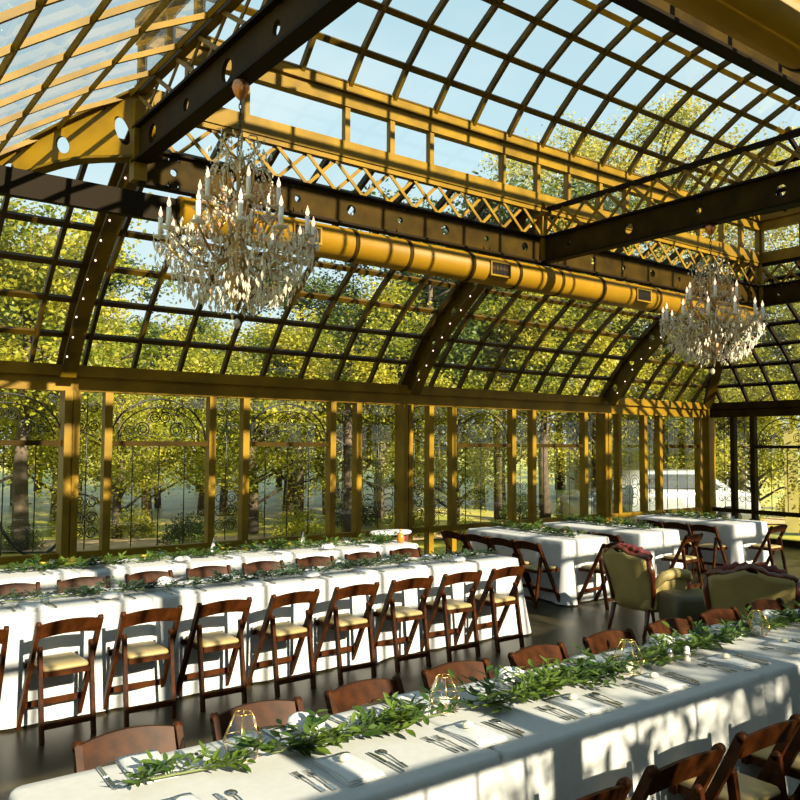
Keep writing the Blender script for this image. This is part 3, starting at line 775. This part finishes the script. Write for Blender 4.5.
garland(11.55, 6.9, 11.55, 8.4, 'leafy garland on the farthest crosswise table', 520, .062, 10, wid=.16, fl=(YEL, 3))

# ------------------------------------------------------------------ table settings
def lantern(x, y, label, s_=1.0):
    root = empty('glass_lantern', (x, y, .758)); tag(root, label, 'candle lantern', 'gold-wire lanterns on the front table')
    rb, rm, h1, h2 = .052*s_, .070*s_, .065*s_, .145*s_; n_ = 6
    bp = [(rb*cos(2*pi*i/n_), rb*sin(2*pi*i/n_), .004) for i in range(n_)]; mp_ = [(rm*cos(2*pi*i/n_), rm*sin(2*pi*i/n_), h1) for i in range(n_)]; tp = [(.03*s_*cos(2*pi*i/n_), .03*s_*sin(2*pi*i/n_), h2) for i in range(n_)]
    f = MB()
    for i in range(n_):
        j = (i+1) % n_
        for a, b in ((bp[i],bp[j]),(mp_[i],mp_[j]),(tp[i],tp[j]),(bp[i],mp_[i]),(mp_[i],tp[i])): f.tube([a, b], .0019, 5)
    f.build('wire_frame', WIRE, root)
    gl = MB()
    for i in range(n_):
        j = (i+1) % n_; gl.add([bp[i],bp[j],mp_[j],mp_[i]], [(0,1,2,3)]); gl.add([mp_[i],mp_[j],tp[j],tp[i]], [(0,1,2,3)])
    gl.build('pane', CLEAR, root)
    cd = MB().lathe([(.024,.006),(.024,.05),(.02,.053),(.003,.051)], seg=14).build('candle', WAX, root)
    MB().tube([(0,0,.05),(.002,0,.062)], .0015, 4).build('wick', BLACK, cd)
lantern(1.37, 2.78, 'gold-wire glass lantern among sprigs nearest the rounded table end', 1.1)
lantern(2.31, 2.76, 'gold-wire glass lantern in the middle of the front table')
lantern(3.44, 2.66, 'gold-wire glass lantern beside the salt shakers', 1.1)
lantern(4.75, 2.72, 'gold-wire glass lantern farthest along the front table')
def shaker(x, y, label, m, capm):
    root = MB().lathe([(.018,0),(.021,.01),(.019,.04),(.014,.055)], seg=14).build('shaker', m, None, (x, y, .758)); tag(root, label, 'shaker')
    MB().lathe([(.0145,.054),(.016,.062),(.012,.074),(.003,.079)], seg=14).build('cap', capm, root)
shaker(3.76, 2.64, 'dark pepper shaker beside the white salt shaker', mat('pepper_grey', (.16,.15,.13), .4), STEEL)
shaker(3.88, 2.62, 'white salt shaker next to the pepper shaker', WAX, WAX)
def napkin_mesh():
    m = MB()
    for l, (hx, hy) in enumerate(((.075,.125),(.073,.122),(.070,.118))):
        vs = []; nx, ny = 6, 8; z = .003+.007*l
        for j in range(ny+1):
            for i in range(nx+1):
                u_, v_ = i/nx*2-1, j/ny*2-1
                vs.append((u_*hx+.004*sin(3*v_+l), v_*hy, z+.004*cos(u_*1.5)*cos(v_*1.2)+.0015*sin(5*u_+3*v_+l)))
        n0 = len(vs); vs += [(x, y, z-.004) for x, y, z in vs]; fs = []
        for j in range(ny):
            for i in range(nx):
                a = j*(nx+1)+i; fs.append((a,a+1,a+nx+2,a+nx+1)); fs.append((a+n0,a+n0+nx+1,a+n0+nx+2,a+n0+1))
        for i in range(nx): a = i; fs.append((a,a+n0,a+n0+1,a+1)); a = ny*(nx+1)+i; fs.append((a,a+1,a+n0+1,a+n0))
        for j in range(ny): a = j*(nx+1); b = a+nx+1; fs.append((a,b,b+n0,a+n0)); a += nx; b += nx; fs.append((a,a+n0,b+n0,b))
        m.add(vs, fs, True)
    return m
nap0 = napkin_mesh().build('napkin', NAPK); used = {}
def puff_mesh():
    m = MB(); r2 = random.Random(4)
    for q in range(5):
        a = 2*pi*q/5; m.lathe([(.05,0),(.055,.012),(.045,.03),(.02,.042),(.002,.045)], (.025*cos(a), .03*sin(a), .002+.004*q), 10, True, 1+.3*r2.random(), .8)
    return m
puf0 = puff_mesh().build('napkin', NAPK)
def fork_mesh():
    m = MB(); m.sweep([(0,-.09,.006),(0,-.04,.006),(0,.02,.010),(0,.045,.006)], .007, .003)
    m.sweep([(0,-.095,.0055),(0,-.05,.0065)], .014, .003); m.box((-.011,.042,.004), (.011,.062,.007))
    for i in range(4): m.sweep([(-.009+.006*i,.06,.0055),(-.009+.006*i,.08,.004),(-.009+.006*i,.098,.007)], .0032, .0025)
    return m
def knife_mesh():
    m = MB(); m.sweep([(0,-.11,.006),(0,-.01,.006)], .015, .006); m.add([(-.008,-.01,.004),(.008,-.01,.004),(.010,.06,.004),(.006,.10,.004),(-.004,.112,.004),(-.008,.1,.004),
        (-.008,-.01,.007),(.008,-.01,.006),(.010,.06,.006),(.006,.10,.006),(-.004,.112,.006),(-.008,.1,.007)], [(5,4,3,2,1,0),(6,7,8,9,10,11)]+[(i,(i+1)%6,(i+1)%6+6,i+6) for i in range(6)])
    return m
def spoon_mesh():
    m = MB(); m.sweep([(0,-.09,.006),(0,-.04,.006),(0,.02,.010),(0,.05,.007)], .007, .003); m.sweep([(0,-.095,.0055),(0,-.05,.0065)], .014, .003)
    m.lathe([(.017,.004),(.019,.008),(.012,.0065),(.002,.005)], (0,.07,0), 12, True, .9, 1.3); return m
fork0 = fork_mesh().build('fork', STEEL); knife0 = knife_mesh().build('knife', STEEL); spoon0 = spoon_mesh().build('spoon', STEEL)
fav0 = MB().lathe([(.020,0),(.027,.006),(.022,.016),(.010,.022),(.002,.023)], seg=12, sy=.75).build('favor', mat('pale_shell', (.62,.58,.42), .4))
def place(proto, x, y, z, rz, label, cat, group):
    o = proto if proto.name not in used else proto.copy()
    if proto.name in used: COL.objects.link(o)
    used.setdefault(proto.name, 1)
    o.location = (x, y, z); o.rotation_euler = (0,0,rz); tag(o, label, cat, group); return o
for i, x in enumerate((1.02, 1.62, 2.20, 2.82, 3.40, 4.02, 4.62, 5.3)):
    w_ = ORD[i]+' place from rounded end, front table camera side'; j = rnd.uniform(-.08,.08)
    place(nap0, x, 2.45, .758, j, 'folded white napkin at the '+w_, 'napkin', 'napkins on the camera side')
    place(fork0, x-.17, 2.44, .758, j+.05, 'outer fork, '+w_, 'fork', 'cutlery on the camera side')
    place(fork0, x-.13, 2.43, .758, j, 'fork beside the napkin, '+w_, 'fork', 'cutlery on the camera side')
    place(knife0, x+.14, 2.43, .758, j, 'steel knife at the '+w_, 'knife', 'cutlery on the camera side')
    place(spoon0, x+.18, 2.44, .758, j-.05, 'steel spoon at the '+w_, 'spoon', 'cutlery on the camera side')
    place(fav0, x, 2.48, .784, 0, 'pale favour on the napkin, '+w_, 'favor', 'favours on napkins, camera side')
for i, x in enumerate((1.05, 1.70, 2.28, 2.86, 3.46, 4.06, 4.68, 5.26)):
    w_ = ORD[i]+' place from rounded end, front table far side'; j = pi+rnd.uniform(-.1,.1)
    place(puf0 if i % 2 else nap0, x, 2.90 if i % 2 else 2.88, .758, j, 'white napkin at the '+w_, 'napkin', 'napkins on the far side of the front table')
    place(fork0, x+.15, 2.87, .758, j, 'steel fork at the '+w_, 'fork', 'cutlery on the far side of the front table')
    place(knife0, x-.14, 2.87, .758, j, 'steel knife at the '+w_, 'knife', 'cutlery on the far side of the front table')
for r_, (yy, zz, nm, xs) in enumerate(((6.12, .758, 'camera side of the middle table', (5.3,4.75,4.2,3.65,3.1,2.5,1.95,1.4)), (6.50, .758, 'window side of the middle table', (5.3,4.75,4.2,3.65,3.1,2.5,1.95)), (7.64, .758, 'camera side of the back table', (5.3,4.75,4.2,3.65,3.1,2.5,1.95)))):
    for i, x in enumerate(xs):
        w_ = ORD[i]+' place from the aisle, '+nm; fl_ = 0 if r_ != 1 else pi
        place(puf0 if (i+r_) % 3 == 0 else nap0, x, yy, zz, fl_+rnd.uniform(-.1,.1), 'white napkin at the '+w_, 'napkin', 'napkins on the '+nm)
        place(fork0, x-.13, yy, zz, fl_, 'steel fork at the '+w_, 'fork', 'forks on the '+nm)
        if r_ == 0: place(knife0, x+.13, yy, zz, fl_, 'steel knife at the '+w_, 'knife', 'knives on the '+nm)
# votives and bottles
vot = MB().lathe([(.022,0),(.030,.004),(.032,.07),(.030,.07),(.028,.008)], seg=14).build('votive_glass', CLEAR); MB().lathe([(.022,.006),(.022,.03),(.004,.033)], seg=10).build('candle', WAX, vot)
fv = True
for nm, pts_ in (('middle table', ((5.2,6.20),(4.2,6.41),(3.2,6.20),(2.2,6.41),(1.5,6.20))), ('back table', ((5.2,7.98),(4.1,8.0),(3.0,7.98),(2.0,8.0)))):
    for i, (x, y) in enumerate(pts_):
        o = vot if fv else copy_tree(vot); fv = False
        o.location = (x, y, .758); tag(o, 'small glass votive on the %s, %s from the aisle' % (nm, ORD[i]), 'votive', 'votives on the '+nm)
for i, y in enumerate((7.1, 7.7)):
    for nm, xx in (('first', 8.12), ('second', 9.62), ('third', 11.75)):
        o = copy_tree(vot); o.location = (xx, y, .758); tag(o, 'small glass votive on the %s crosswise table, %s from its hanging end' % (nm, ORD[i]), 'votive', 'votives on the crosswise tables')
for lab, x, y in (('amber bottle standing at the aisle end of the back table', 5.78, 7.7),):
    o = MB().lathe([(.03,0),(.042,.02),(.045,.07),(.03,.10),(.014,.13),(.014,.16)], seg=14).build('amber_bottle', AMBERG, None, (x, y, .758)); tag(o, lab, 'bottle')
for i, x in enumerate((3.55, 4.62)):
    o = MB().add([(0,0,0),(.07,0,.002),(.045,.01,.17),(.0,.03,0),(.07,.035,.0)], [(0,1,2),(3,2,4),(0,2,3),(1,4,2),(0,3,4,1)]).build('menu_card', NAPK, None, (x, 8.03, .758)); tag(o, ('small white folded card at the centre of the back table', 'small white folded card near the aisle end of the back table')[i], 'card')

# ------------------------------------------------------------------ side stand by the posts
bt = empty('side_stand', (6.55, 8.95, 0), -.1); tag(bt, 'small white-topped stand beside the column behind the back table', 'side table')
MB().lathe([(.30,.70),(.31,.715),(.31,.735),(.28,.745)], seg=24, sy=.6).build('top', NAPK, bt)
MB().box((-.22,-.10,.52), (.22,.10,.70)).build('apron', RED, bt)
for sx_ in (-1,1):
    for sy_ in (-1,1): MB().tube([(sx_*.2,sy_*.09,.53),(sx_*.22,sy_*.10,0)], [.018,.012], 8).build('leg', WOOD, bt)

# ------------------------------------------------------------------ lounge seats
def loft(secs, closed=True):
    m = MB(); n_ = len(secs[0]); vs = [p for s_ in secs for p in s_]; fs = []
    for i in range(len(secs)-1):
        for j in range(n_): a = i*n_+j; b = i*n_+(j+1) % n_; fs.append((a, b, b+n_, a+n_))
    fs += [tuple(range(n_))[::-1], tuple((len(secs)-1)*n_+j for j in range(n_))]
    m.add(vs, fs, True); return m
def armchair(loc, rz, label, wd=.66, hb=.84, name='armchair', up=UPH, inner=RED):
    """local +y is the front"""
    root = empty(name, loc, rz); tag(root, label, 'armchair' if name == 'armchair' else 'sofa')
    hw = wd/2
    def outline(o, yoff, k=16):
        pts = []
        for i in range(k+1):
            t = -1+2*i/k; x = t*(hw-o); z = hb-o
            pts.append((x, z))
        return pts
    # outer back shell: curved in plan, waisted
    secs = []
    for (z0f, yb) in ((.20,.03),(.35,.0),(.5,-.03),(.65,-.06),(.8,-.10),(.93,-.14),(1.0,-.16)):
        sec = []
        for i in range(17):
            t = -1+2*i/16; wz = hw*(.90+.10*z0f); x = t*wz; zt = (hb-.10*abs(t)**3+.025*cos(t*2*pi)); z = .24+(zt-.24)*(z0f-.2)/.8
            sec.append((x, yb+.10*t*t, z))
        for i in range(17):
            t = 1-2*i/16; wz = (hw-.02)*(.90+.10*z0f); x = t*wz; zt = (hb-.10*abs(t)**3+.025*cos(t*2*pi)); z = .24+(zt-.24)*(z0f-.2)/.8
            sec.append((x, yb+.10*t*t+.09, z))
        secs.append(sec)
    loft(secs).build('back', up, root)
    inn = []
    for (z0f, yb) in ((.42,.075),(.6,.055),(.8,.01),(.95,-.04)):
        sec = []
        for i in range(13):
            t = -1+2*i/12; x = t*hw*.78; zt = (hb-.10*abs(t)**3); z = .24+(zt-.26)*(z0f-.2)/.8; sec.append((x, yb+.10*t*t+.04+.014*cos(t*14)*cos(z0f*30), z))
        for i in range(13):
            t = 1-2*i/12; x = t*hw*.78; zt = (hb-.10*abs(t)**3); z = .24+(zt-.26)*(z0f-.2)/.8; sec.append((x, yb+.10*t*t-.01, z))
        inn.append(sec)
    loft(inn).build('back_cushion', inner, root)
    m = MB(); pts = []
    for i in range(25):
        t = -1+2*i/24; pts.append((t*(hw-.05), .0+.10*t*t, hb-.09*abs(t)**3+.02+.012*sin(i*2.1)))
    m.tube(pts, [.030+.012*abs(sin(i*1.05)) for i in range(25)], 8); m.build('tufted_roll', inner, root)
    # carved top rail
    m = MB(); pts = []
    for i in range(29):
        t = -1+2*i/28; pts.append((t*(hw+.01), -.155+.10*t*t+.045, hb-.10*abs(t)**3+.025*cos(t*2*pi)+.012+.006*sin(i*1.9)))
    m.tube(pts, [.020+.007*abs(sin(i*.8)) for i in range(29)], 8)
    m.tube([(0,-.115,hb+.01),(-.05,-.115,hb+.03),(0,-.115,hb+.042),(.05,-.115,hb+.03),(0,-.115,hb+.01)], .014, 6)
    for sg in (-1,1): m.tube([(sg*(hw+.01),-.01,hb-.075),(sg*(hw+.02),.02,hb-.2),(sg*hw,.06,hb-.38),(sg*(hw-.03),.08,.30)], [.026,.03,.022,.02], 8)
    m.build('carved_frame', CARVE, root)
    sm = MB(); 
    secs = []
    for z, k in ((.25,.98),(.28,1.0),(.38,1.0),(.43,.97),(.45,.8)):
        secs.append([(k*(hw-.02)*(abs(cos(a))**.35)*(1 if cos(a) > 0 else -1), .34+k*.30*(abs(sin(a))**.35)*(1 if sin(a) > 0 else -1), z) for a in [2*pi*i/28 for i in range(28)]])
    loft(secs).build('seat', up, root)
    for sg in (-1,1):
        a = MB(); a.tube([(sg*hw*.98,.06,.50),(sg*(hw+.02),.18,.60),(sg*(hw+.03),.34,.625),(sg*(hw+.04),.50,.60),(sg*(hw+.03),.55,.54)], [.035,.05,.055,.05,.03], 10)
        ar = a.build('armrest', up, root)
        MB().tube([(sg*(hw+.02),.55,.56),(sg*(hw+.0),.57,.45),(sg*(hw-.02),.54,.35)], [.024,.02,.022], 8).build('arm_post', CARVE, ar)
        MB().box((min(sg*(hw-.01), sg*(hw+.015)), .08, .28), (max(sg*(hw-.01), sg*(hw+.015)), .52, .57)).build('side_panel', up, root)
        MB().tube([(sg*(hw-.06),.60,.27),(sg*(hw-.04),.63,.16),(sg*(hw-.07),.62,.05),(sg*(hw-.06),.64,0)], [.035,.03,.016,.02], 8).build('leg', CARVE, root)
        MB().tube([(sg*(hw-.07),.05,.27),(sg*(hw-.06),.02,.12),(sg*(hw-.06),-.02,0)], [.028,.022,.016], 8).build('leg', CARVE, root)
    MB().box((-hw+.05,.60,.20), (hw-.05,.635,.27)).build('seat_rail', CARVE, root)
    return root
armchair((6.92, 5.36, 0), -pi/2-.12, 'antique olive-gold armchair seen side-on before the crosswise tables, crimson tufting inside', wd=.60)
armchair((6.56, 3.80, 0), -R(62), 'wide antique sofa seen from behind, pale gold back with crimson tufting', wd=.68, hb=.86, name='settee')
ot = empty('ottoman', (7.13, 4.75, 0), -.5); tag(ot, 'low dark olive footstool standing between the armchair and the sofa', 'footstool')
loft([[(k*.27*(abs(cos(a))**.3)*(1 if cos(a) > 0 else -1), k*.22*(abs(sin(a))**.3)*(1 if sin(a) > 0 else -1), z) for a in [2*pi*i/28 for i in range(28)]] for z, k in ((.17,.95),(.2,1),(.42,1),(.46,.96),(.475,.8))]).build('cushion', UPHD, ot)
for sx_ in (-1,1):
    for sy_ in (-1,1): MB().tube([(sx_*.2,sy_*.16,.18),(sx_*.22,sy_*.17,.09),(sx_*.21,sy_*.165,0)], [.026,.018,.013], 8).build('leg', CARVE, ot)

# ------------------------------------------------------------------ outside: trees
TL = [leafmat('yellow_green_leaves', (0.16,0.20,0.012), (0.50,0.44,0.04), .5, .9), leafmat('deep_green_leaves', (0.03,0.055,0.009), (0.13,0.17,0.02), .4, .9), leafmat('autumn_leaves', (0.30,0.30,0.05), (0.62,0.50,0.08), .45, .9)]
def tree_meshes(seed, H_, rc, nl, ls, m, nb=7, spread=1.0, base=.35):
    r2 = random.Random(seed); tr = MB(); lf = MB(); tips = []
    tr.tube([(0,0,0),(.05,.03,H_*.25),(-.04,.06,H_*.5),(.03,0,H_*.8),(0,0,H_*.95)], [.16,.13,.10,.06,.02], 8)
    for b in range(nb*3):
        h0 = H_*(base+(.9-base)*r2.random()); a = r2.random()*6.28; ln = rc*(.5+.6*r2.random())*(1.15-.6*(h0/H_-base)/(1-base))
        p0 = Vector((0,0,h0)); p1 = p0+Vector((cos(a)*ln*.5, sin(a)*ln*.5, ln*.28)); p2 = p0+Vector((cos(a)*ln, sin(a)*ln, ln*.4))
        tr.tube([p0,p1,p2], [.045,.03,.01], 5); tips += [p1, p1.lerp(p2,.5), p2, p2]
        for q in range(3):
            a2 = a+r2.uniform(-1,1); st_ = p1.lerp(p2, r2.random()); p3 = st_+Vector((cos(a2), sin(a2), r2.uniform(0,.7)))*ln*.35; tr.tube([st_,p3], [.014,.005], 4); tips.append(p3)
    cl = [(p+Vector((r2.gauss(0,.2), r2.gauss(0,.2), r2.gauss(0,.15)))*1.0, r2.uniform(.25,.55)*spread) for p in tips]
    for i in range(nl):
        c, rr = r2.choice(cl); d = Vector((r2.gauss(0,1), r2.gauss(0,1), r2.gauss(0,.8))); p = c+d*rr*.6
        if p.z < .3: continue
        dd = Vector((r2.gauss(0,1), r2.gauss(0,1), r2.gauss(-.2,.6))).normalized(); nn = Vector((r2.gauss(0,1), r2.gauss(0,1), 1)).normalized(); sd = dd.cross(nn)
        if sd.length < .1: continue
        sd.normalize(); l_ = ls*r2.uniform(.6,1.3); w2 = l_*.3
        lf.add([tuple(p), tuple(p+dd*l_*.5+sd*w2), tuple(p+dd*l_), tuple(p+dd*l_*.5-sd*w2)], [(0,1,2,3)])
    t = empty('tree'); trk = tr.build('trunk', BARK, t); fo = lf.build('foliage', m, t); return t
protos = [tree_meshes(101, 6.5, 2.4, 20000, .105, TL[0]), tree_meshes(102, 8.0, 2.6, 18000, .12, TL[1], spread=1.1), tree_meshes(103, 9.5, 2.8, 14000, .085, TL[2]), tree_meshes(104, 4.2, 1.9, 11000, .09, TL[0], base=.12)]
pu = [False]*4
tlab = ['bushy yellow-green tree in the sunlit garden beyond the glass', 'tall dark green tree in the garden beyond the glass', 'tall sparse golden-leaved tree seen against the sky', 'low sunlit understorey tree close outside the glass']
def tree(kind, x, y, sc, rz):
    o = protos[kind] if not pu[kind] else copy_tree(protos[kind]); pu[kind] = True
    o.location = (x, y, -.12); o.rotation_euler = (0,0,rz); o.scale = (sc, sc, sc*rnd.uniform(.92,1.08)); tag(o, tlab[kind], 'tree', ['yellow-green garden trees','dark garden trees','golden trees against the sky','understorey trees'][kind])
def dirp(u_, dist):   # ground point seen at image column u_
    v = fwd*FPX+rt*(u_-400); v.z = 0; v.normalize(); return v.x*dist, v.y*dist
for kind, u_, dist, sc in ((0,25,17,.98),(0,-60,16,.95),(1,80,24,.85),(0,225,25,.80),(1,160,27,.72),
    (1,300,22,.85),(0,350,19,.86),(1,430,21,.95),(0,400,26,1.1),(1,500,23,1.10),(3,255,19,.85),(3,120,18.5,.70),(3,455,18.5,.7),(0,545,22,1.0),
    (1,600,26,1.15),(2,580,25,1.22),(2,660,27,1.35),(2,620,32,1.5),(1,680,29,1.1),(2,720,31,1.25),(1,740,31,1.0),(0,700,27,.8),(0,790,27,.85),(1,810,29,1.1),(2,850,29,1.2),(0,870,24,1.0),(3,330,24,1.2),(0,480,29,1.25),(0,120,31,1.0),(1,-20,28,1.0),(1,560,36,1.5),(1,40,34,.95),(1,200,35,.8),(0,280,36,.95),(1,360,36,1.1),(1,440,36,1.2),(0,640,40,1.3),(1,-90,30,1.0),(3,-30,21,1.1),(3,60,23,1.1),(3,150,22,.9),(3,205,24,1.1),(3,290,25,1.2),(3,380,23,1.1),(3,430,27,1.3),(3,500,26,1.2),(0,-10,26,.9),(3,20,29,1.3),(3,110,29,1.3),(3,245,30,1.4),(3,335,31,1.5),(3,730,24,1.0),(3,752,22,.8),(3,595,25,.9)):
    x, y = dirp(u_, dist); tree(kind, x, y, sc, rnd.random()*6.28)
for x, y, sc, kd in ((-.6,-4.2,.75,3),(2.3,-4.0,.8,3),(4.9,-3.8,1.0,3),(7.4,-3.8,1.0,3),(5.0,-7.5,.75,0),(16,-5,1.1,0)):  # unseen trees added on the sun side to shade the tables
    tree(kd, x, y, sc, rnd.random()*6.28)
# undergrowth
def shrub_mesh(seed, m, r0=.9, h=1.3, nl=2600, ls=.10):
    r2 = random.Random(seed); lf = MB()
    for i in range(nl):
        d = Vector((r2.gauss(0,1), r2.gauss(0,1), abs(r2.gauss(0,1)))).normalized(); q = (.45+.55*r2.random()); p = Vector((d.x*r0*q, d.y*r0*q, .05+d.z*h*q))
        p += Vector((r2.gauss(0,.08), r2.gauss(0,.08), r2.gauss(0,.08))); dd = (d+Vector((r2.gauss(0,.7), r2.gauss(0,.7), r2.gauss(0,.7)))).normalized()
        sd = dd.cross(Vector((r2.gauss(0,1), r2.gauss(0,1), 1)))
        if sd.length < .1 or p.z < .02: continue
        sd.normalize(); l_ = ls*r2.uniform(.6,1.3)
        lf.add([tuple(p), tuple(p+dd*l_*.5+sd*l_*.3), tuple(p+dd*l_), tuple(p+dd*l_*.5-sd*l_*.3)], [(0,1,2,3)])
    t = empty('shrub'); lf.build('foliage', m, t)
    st = MB()
    for i in range(7): a = i*.9; st.tube([(0,0,0),(cos(a)*r0*.3,sin(a)*r0*.3,h*.35),(cos(a)*r0*.6,sin(a)*r0*.6,h*.65)], [.02,.014,.006], 5)
    st.build('stem', BARK, t); return t
sh = [shrub_mesh(1, TL[0]), shrub_mesh(2, TL[1])]; su = [False, False]
def shrub(kd, x, y, sc, lab, grp):
    o = sh[kd] if not su[kd] else copy_tree(sh[kd]); su[kd] = True; o.location = (x, y, -.12); o.scale = (sc*1.1, sc*1.1, sc); o.rotation_euler = (0,0,rnd.random()*6); tag(o, lab, 'shrub', grp)
for i in range(16):
    u_ = -30+i*55; dist = 18+rnd.uniform(-2.2,3.5)+max(0, (u_-450)/60); x, y = dirp(u_, dist)
    if y < 11.2 and x < 16.6: x, y = dirp(u_, dist+5)
    kd = i % 3 == 1; shrub(int(kd), x, y, rnd.uniform(.35,.6), ('dark green' if kd else 'sunlit yellow-green')+' garden shrub low behind the window wall', ('dark' if kd else 'sunlit')+' shrubs beyond the windows')
for i in range(12):  # unseen shrubs added behind the camera to shade the near chairs
    shrub(1, -1.5+i*1.15, -3.0+rnd.uniform(-.2,.2), rnd.uniform(1.85,2.15), 'unseen dark shrub added for shade outside the near wall', 'shade shrubs added outside the near wall')

# house, fence and car beyond the far end
SID = mat('pale_siding', (.26,.28,.28), .7); ROOFM = mat('grey_shingle', (.10,.10,.10), .8); DK = mat('dark_pane', (.03,.04,.05), .15); YW = mat('sunlit_boards', (.30,.25,.07), .8, noise=.2, nscale=3)
def house(x, y, rz, wd, hh, label, m, name='house'):
    root = empty(name, (x, y, -.12), rz); tag(root, label, 'house')
    b = MB()
    for i in range(int(hh/.18)): b.box((-wd/2, -1.5+.004*(i % 2), i*.18), (wd/2, 1.5, i*.18+.18))
    b.build('wall', m, root)
    MB().add([(-wd/2-.3,-1.9,hh-.05),(wd/2+.3,-1.9,hh-.05),(wd/2+.3,1.9,hh-.05),(-wd/2-.3,1.9,hh-.05),(-wd/2-.3,0,hh+1.1),(wd/2+.3,0,hh+1.1)], [(0,1,5,4),(2,3,4,5),(0,4,3),(1,2,5),(0,3,2,1)]).build('roof', ROOFM, root)
    for xx in (-wd*.3, wd*.05, wd*.35):
        f = MB(); f.box((xx-.4,-1.54,1.0), (xx+.4,-1.50,1.08)); f.box((xx-.4,-1.54,2.1), (xx+.4,-1.50,2.18)); f.box((xx-.4,-1.54,1.08), (xx-.33,-1.50,2.1)); f.box((xx+.33,-1.54,1.08), (xx+.4,-1.50,2.1))
        fr = f.build('window', WAX, root); MB().box((xx-.33,-1.52,1.08), (xx+.33,-1.505,2.1)).build('pane', DK, fr)
x, y = dirp(655, 33); house(x, y, -.75, 6.5, 3.0, 'pale clapboard house beyond the far windows', SID)
x, y = dirp(797, 21)
fr_ = empty('board_fence', (x, y, -.12), -1.0); tag(fr_, 'tall sunlit yellowish board fence beyond the end wall', 'fence')
for k_ in range(9): MB().box((-.3+.33*k_, -.02, .05), (-.3+.33*k_+.29, .02, 2.4)).build('board', YW, fr_)
MB().box((-.4,.02,.5), (2.7,.08,.6)).build('rail', YW, fr_); MB().box((-.4,.02,1.9), (2.7,.08,2.0)).build('rail', YW, fr_)
def car(x, y, rz, label):
    root = empty('car', (x, y, -.1), rz); tag(root, label, 'car')
    side = [(-2.1,.35),(-2.1,.75),(-1.9,.90),(-1.1,.98),(-.55,1.42),(.85,1.45),(1.5,1.05),(2.05,.92),(2.15,.6),(2.1,.35)]
    secs = []
    for yy, k_, ins in ((-.88,.97,.05),(-.84,1,0),(.84,1,0),(.88,.97,.05)):
        secs.append([(px*k_, yy*(1 if pz < 1 else .82), .35+(pz-.35)*(1 if ins == 0 else .97)) for px, pz in side])
    loft(secs).build('body', mat('silver_white_paint', (.30,.31,.31), .25, coat=.5), root)
    for yy in (-.80,.80): 
        MB().add([(-.95,yy,1.02),(1.25,yy,1.05),(.75,yy*.93,1.36),(-.48,yy*.93,1.36)], [(0,1,2,3)]).add([(-.95,yy*1.04,1.02),(1.25,yy*1.04,1.05),(.75,yy*.97,1.36),(-.48,yy*.97,1.36)], [(0,1,2,3)]).build('window', DK, root)
        for xx in (-1.3,1.35): MB().tube([(xx,yy-.1,.32),(xx,yy+.1,.32)], .32, 18).build('wheel', BLACK, root)
x, y = dirp(655, 20.5); car(x, y, -.55, 'silver-white car parked outside the far windows')

# iron swag chain outside the first window
sw = MB(); sw.tube([(2.02+.85*t, 10.6, .95-.42*(1-(2*t-1)**2)) for t in [i/14 for i in range(15)]], .022, 6)
tag(sw.build('garden_chain', BLACK), 'dark chain hanging in a curve outside the first window', 'chain')
for i, xx in enumerate((2.02, 2.87)):
    tag(MB().lathe([(.04,0),(.03,.03),(.025,1.02),(.045,1.05),(.02,1.1)], (xx,10.6,-.12), 10).build('chain_post', BLACK), ('chain post away from the golden column', 'chain post closest to the golden column')[i], 'post')
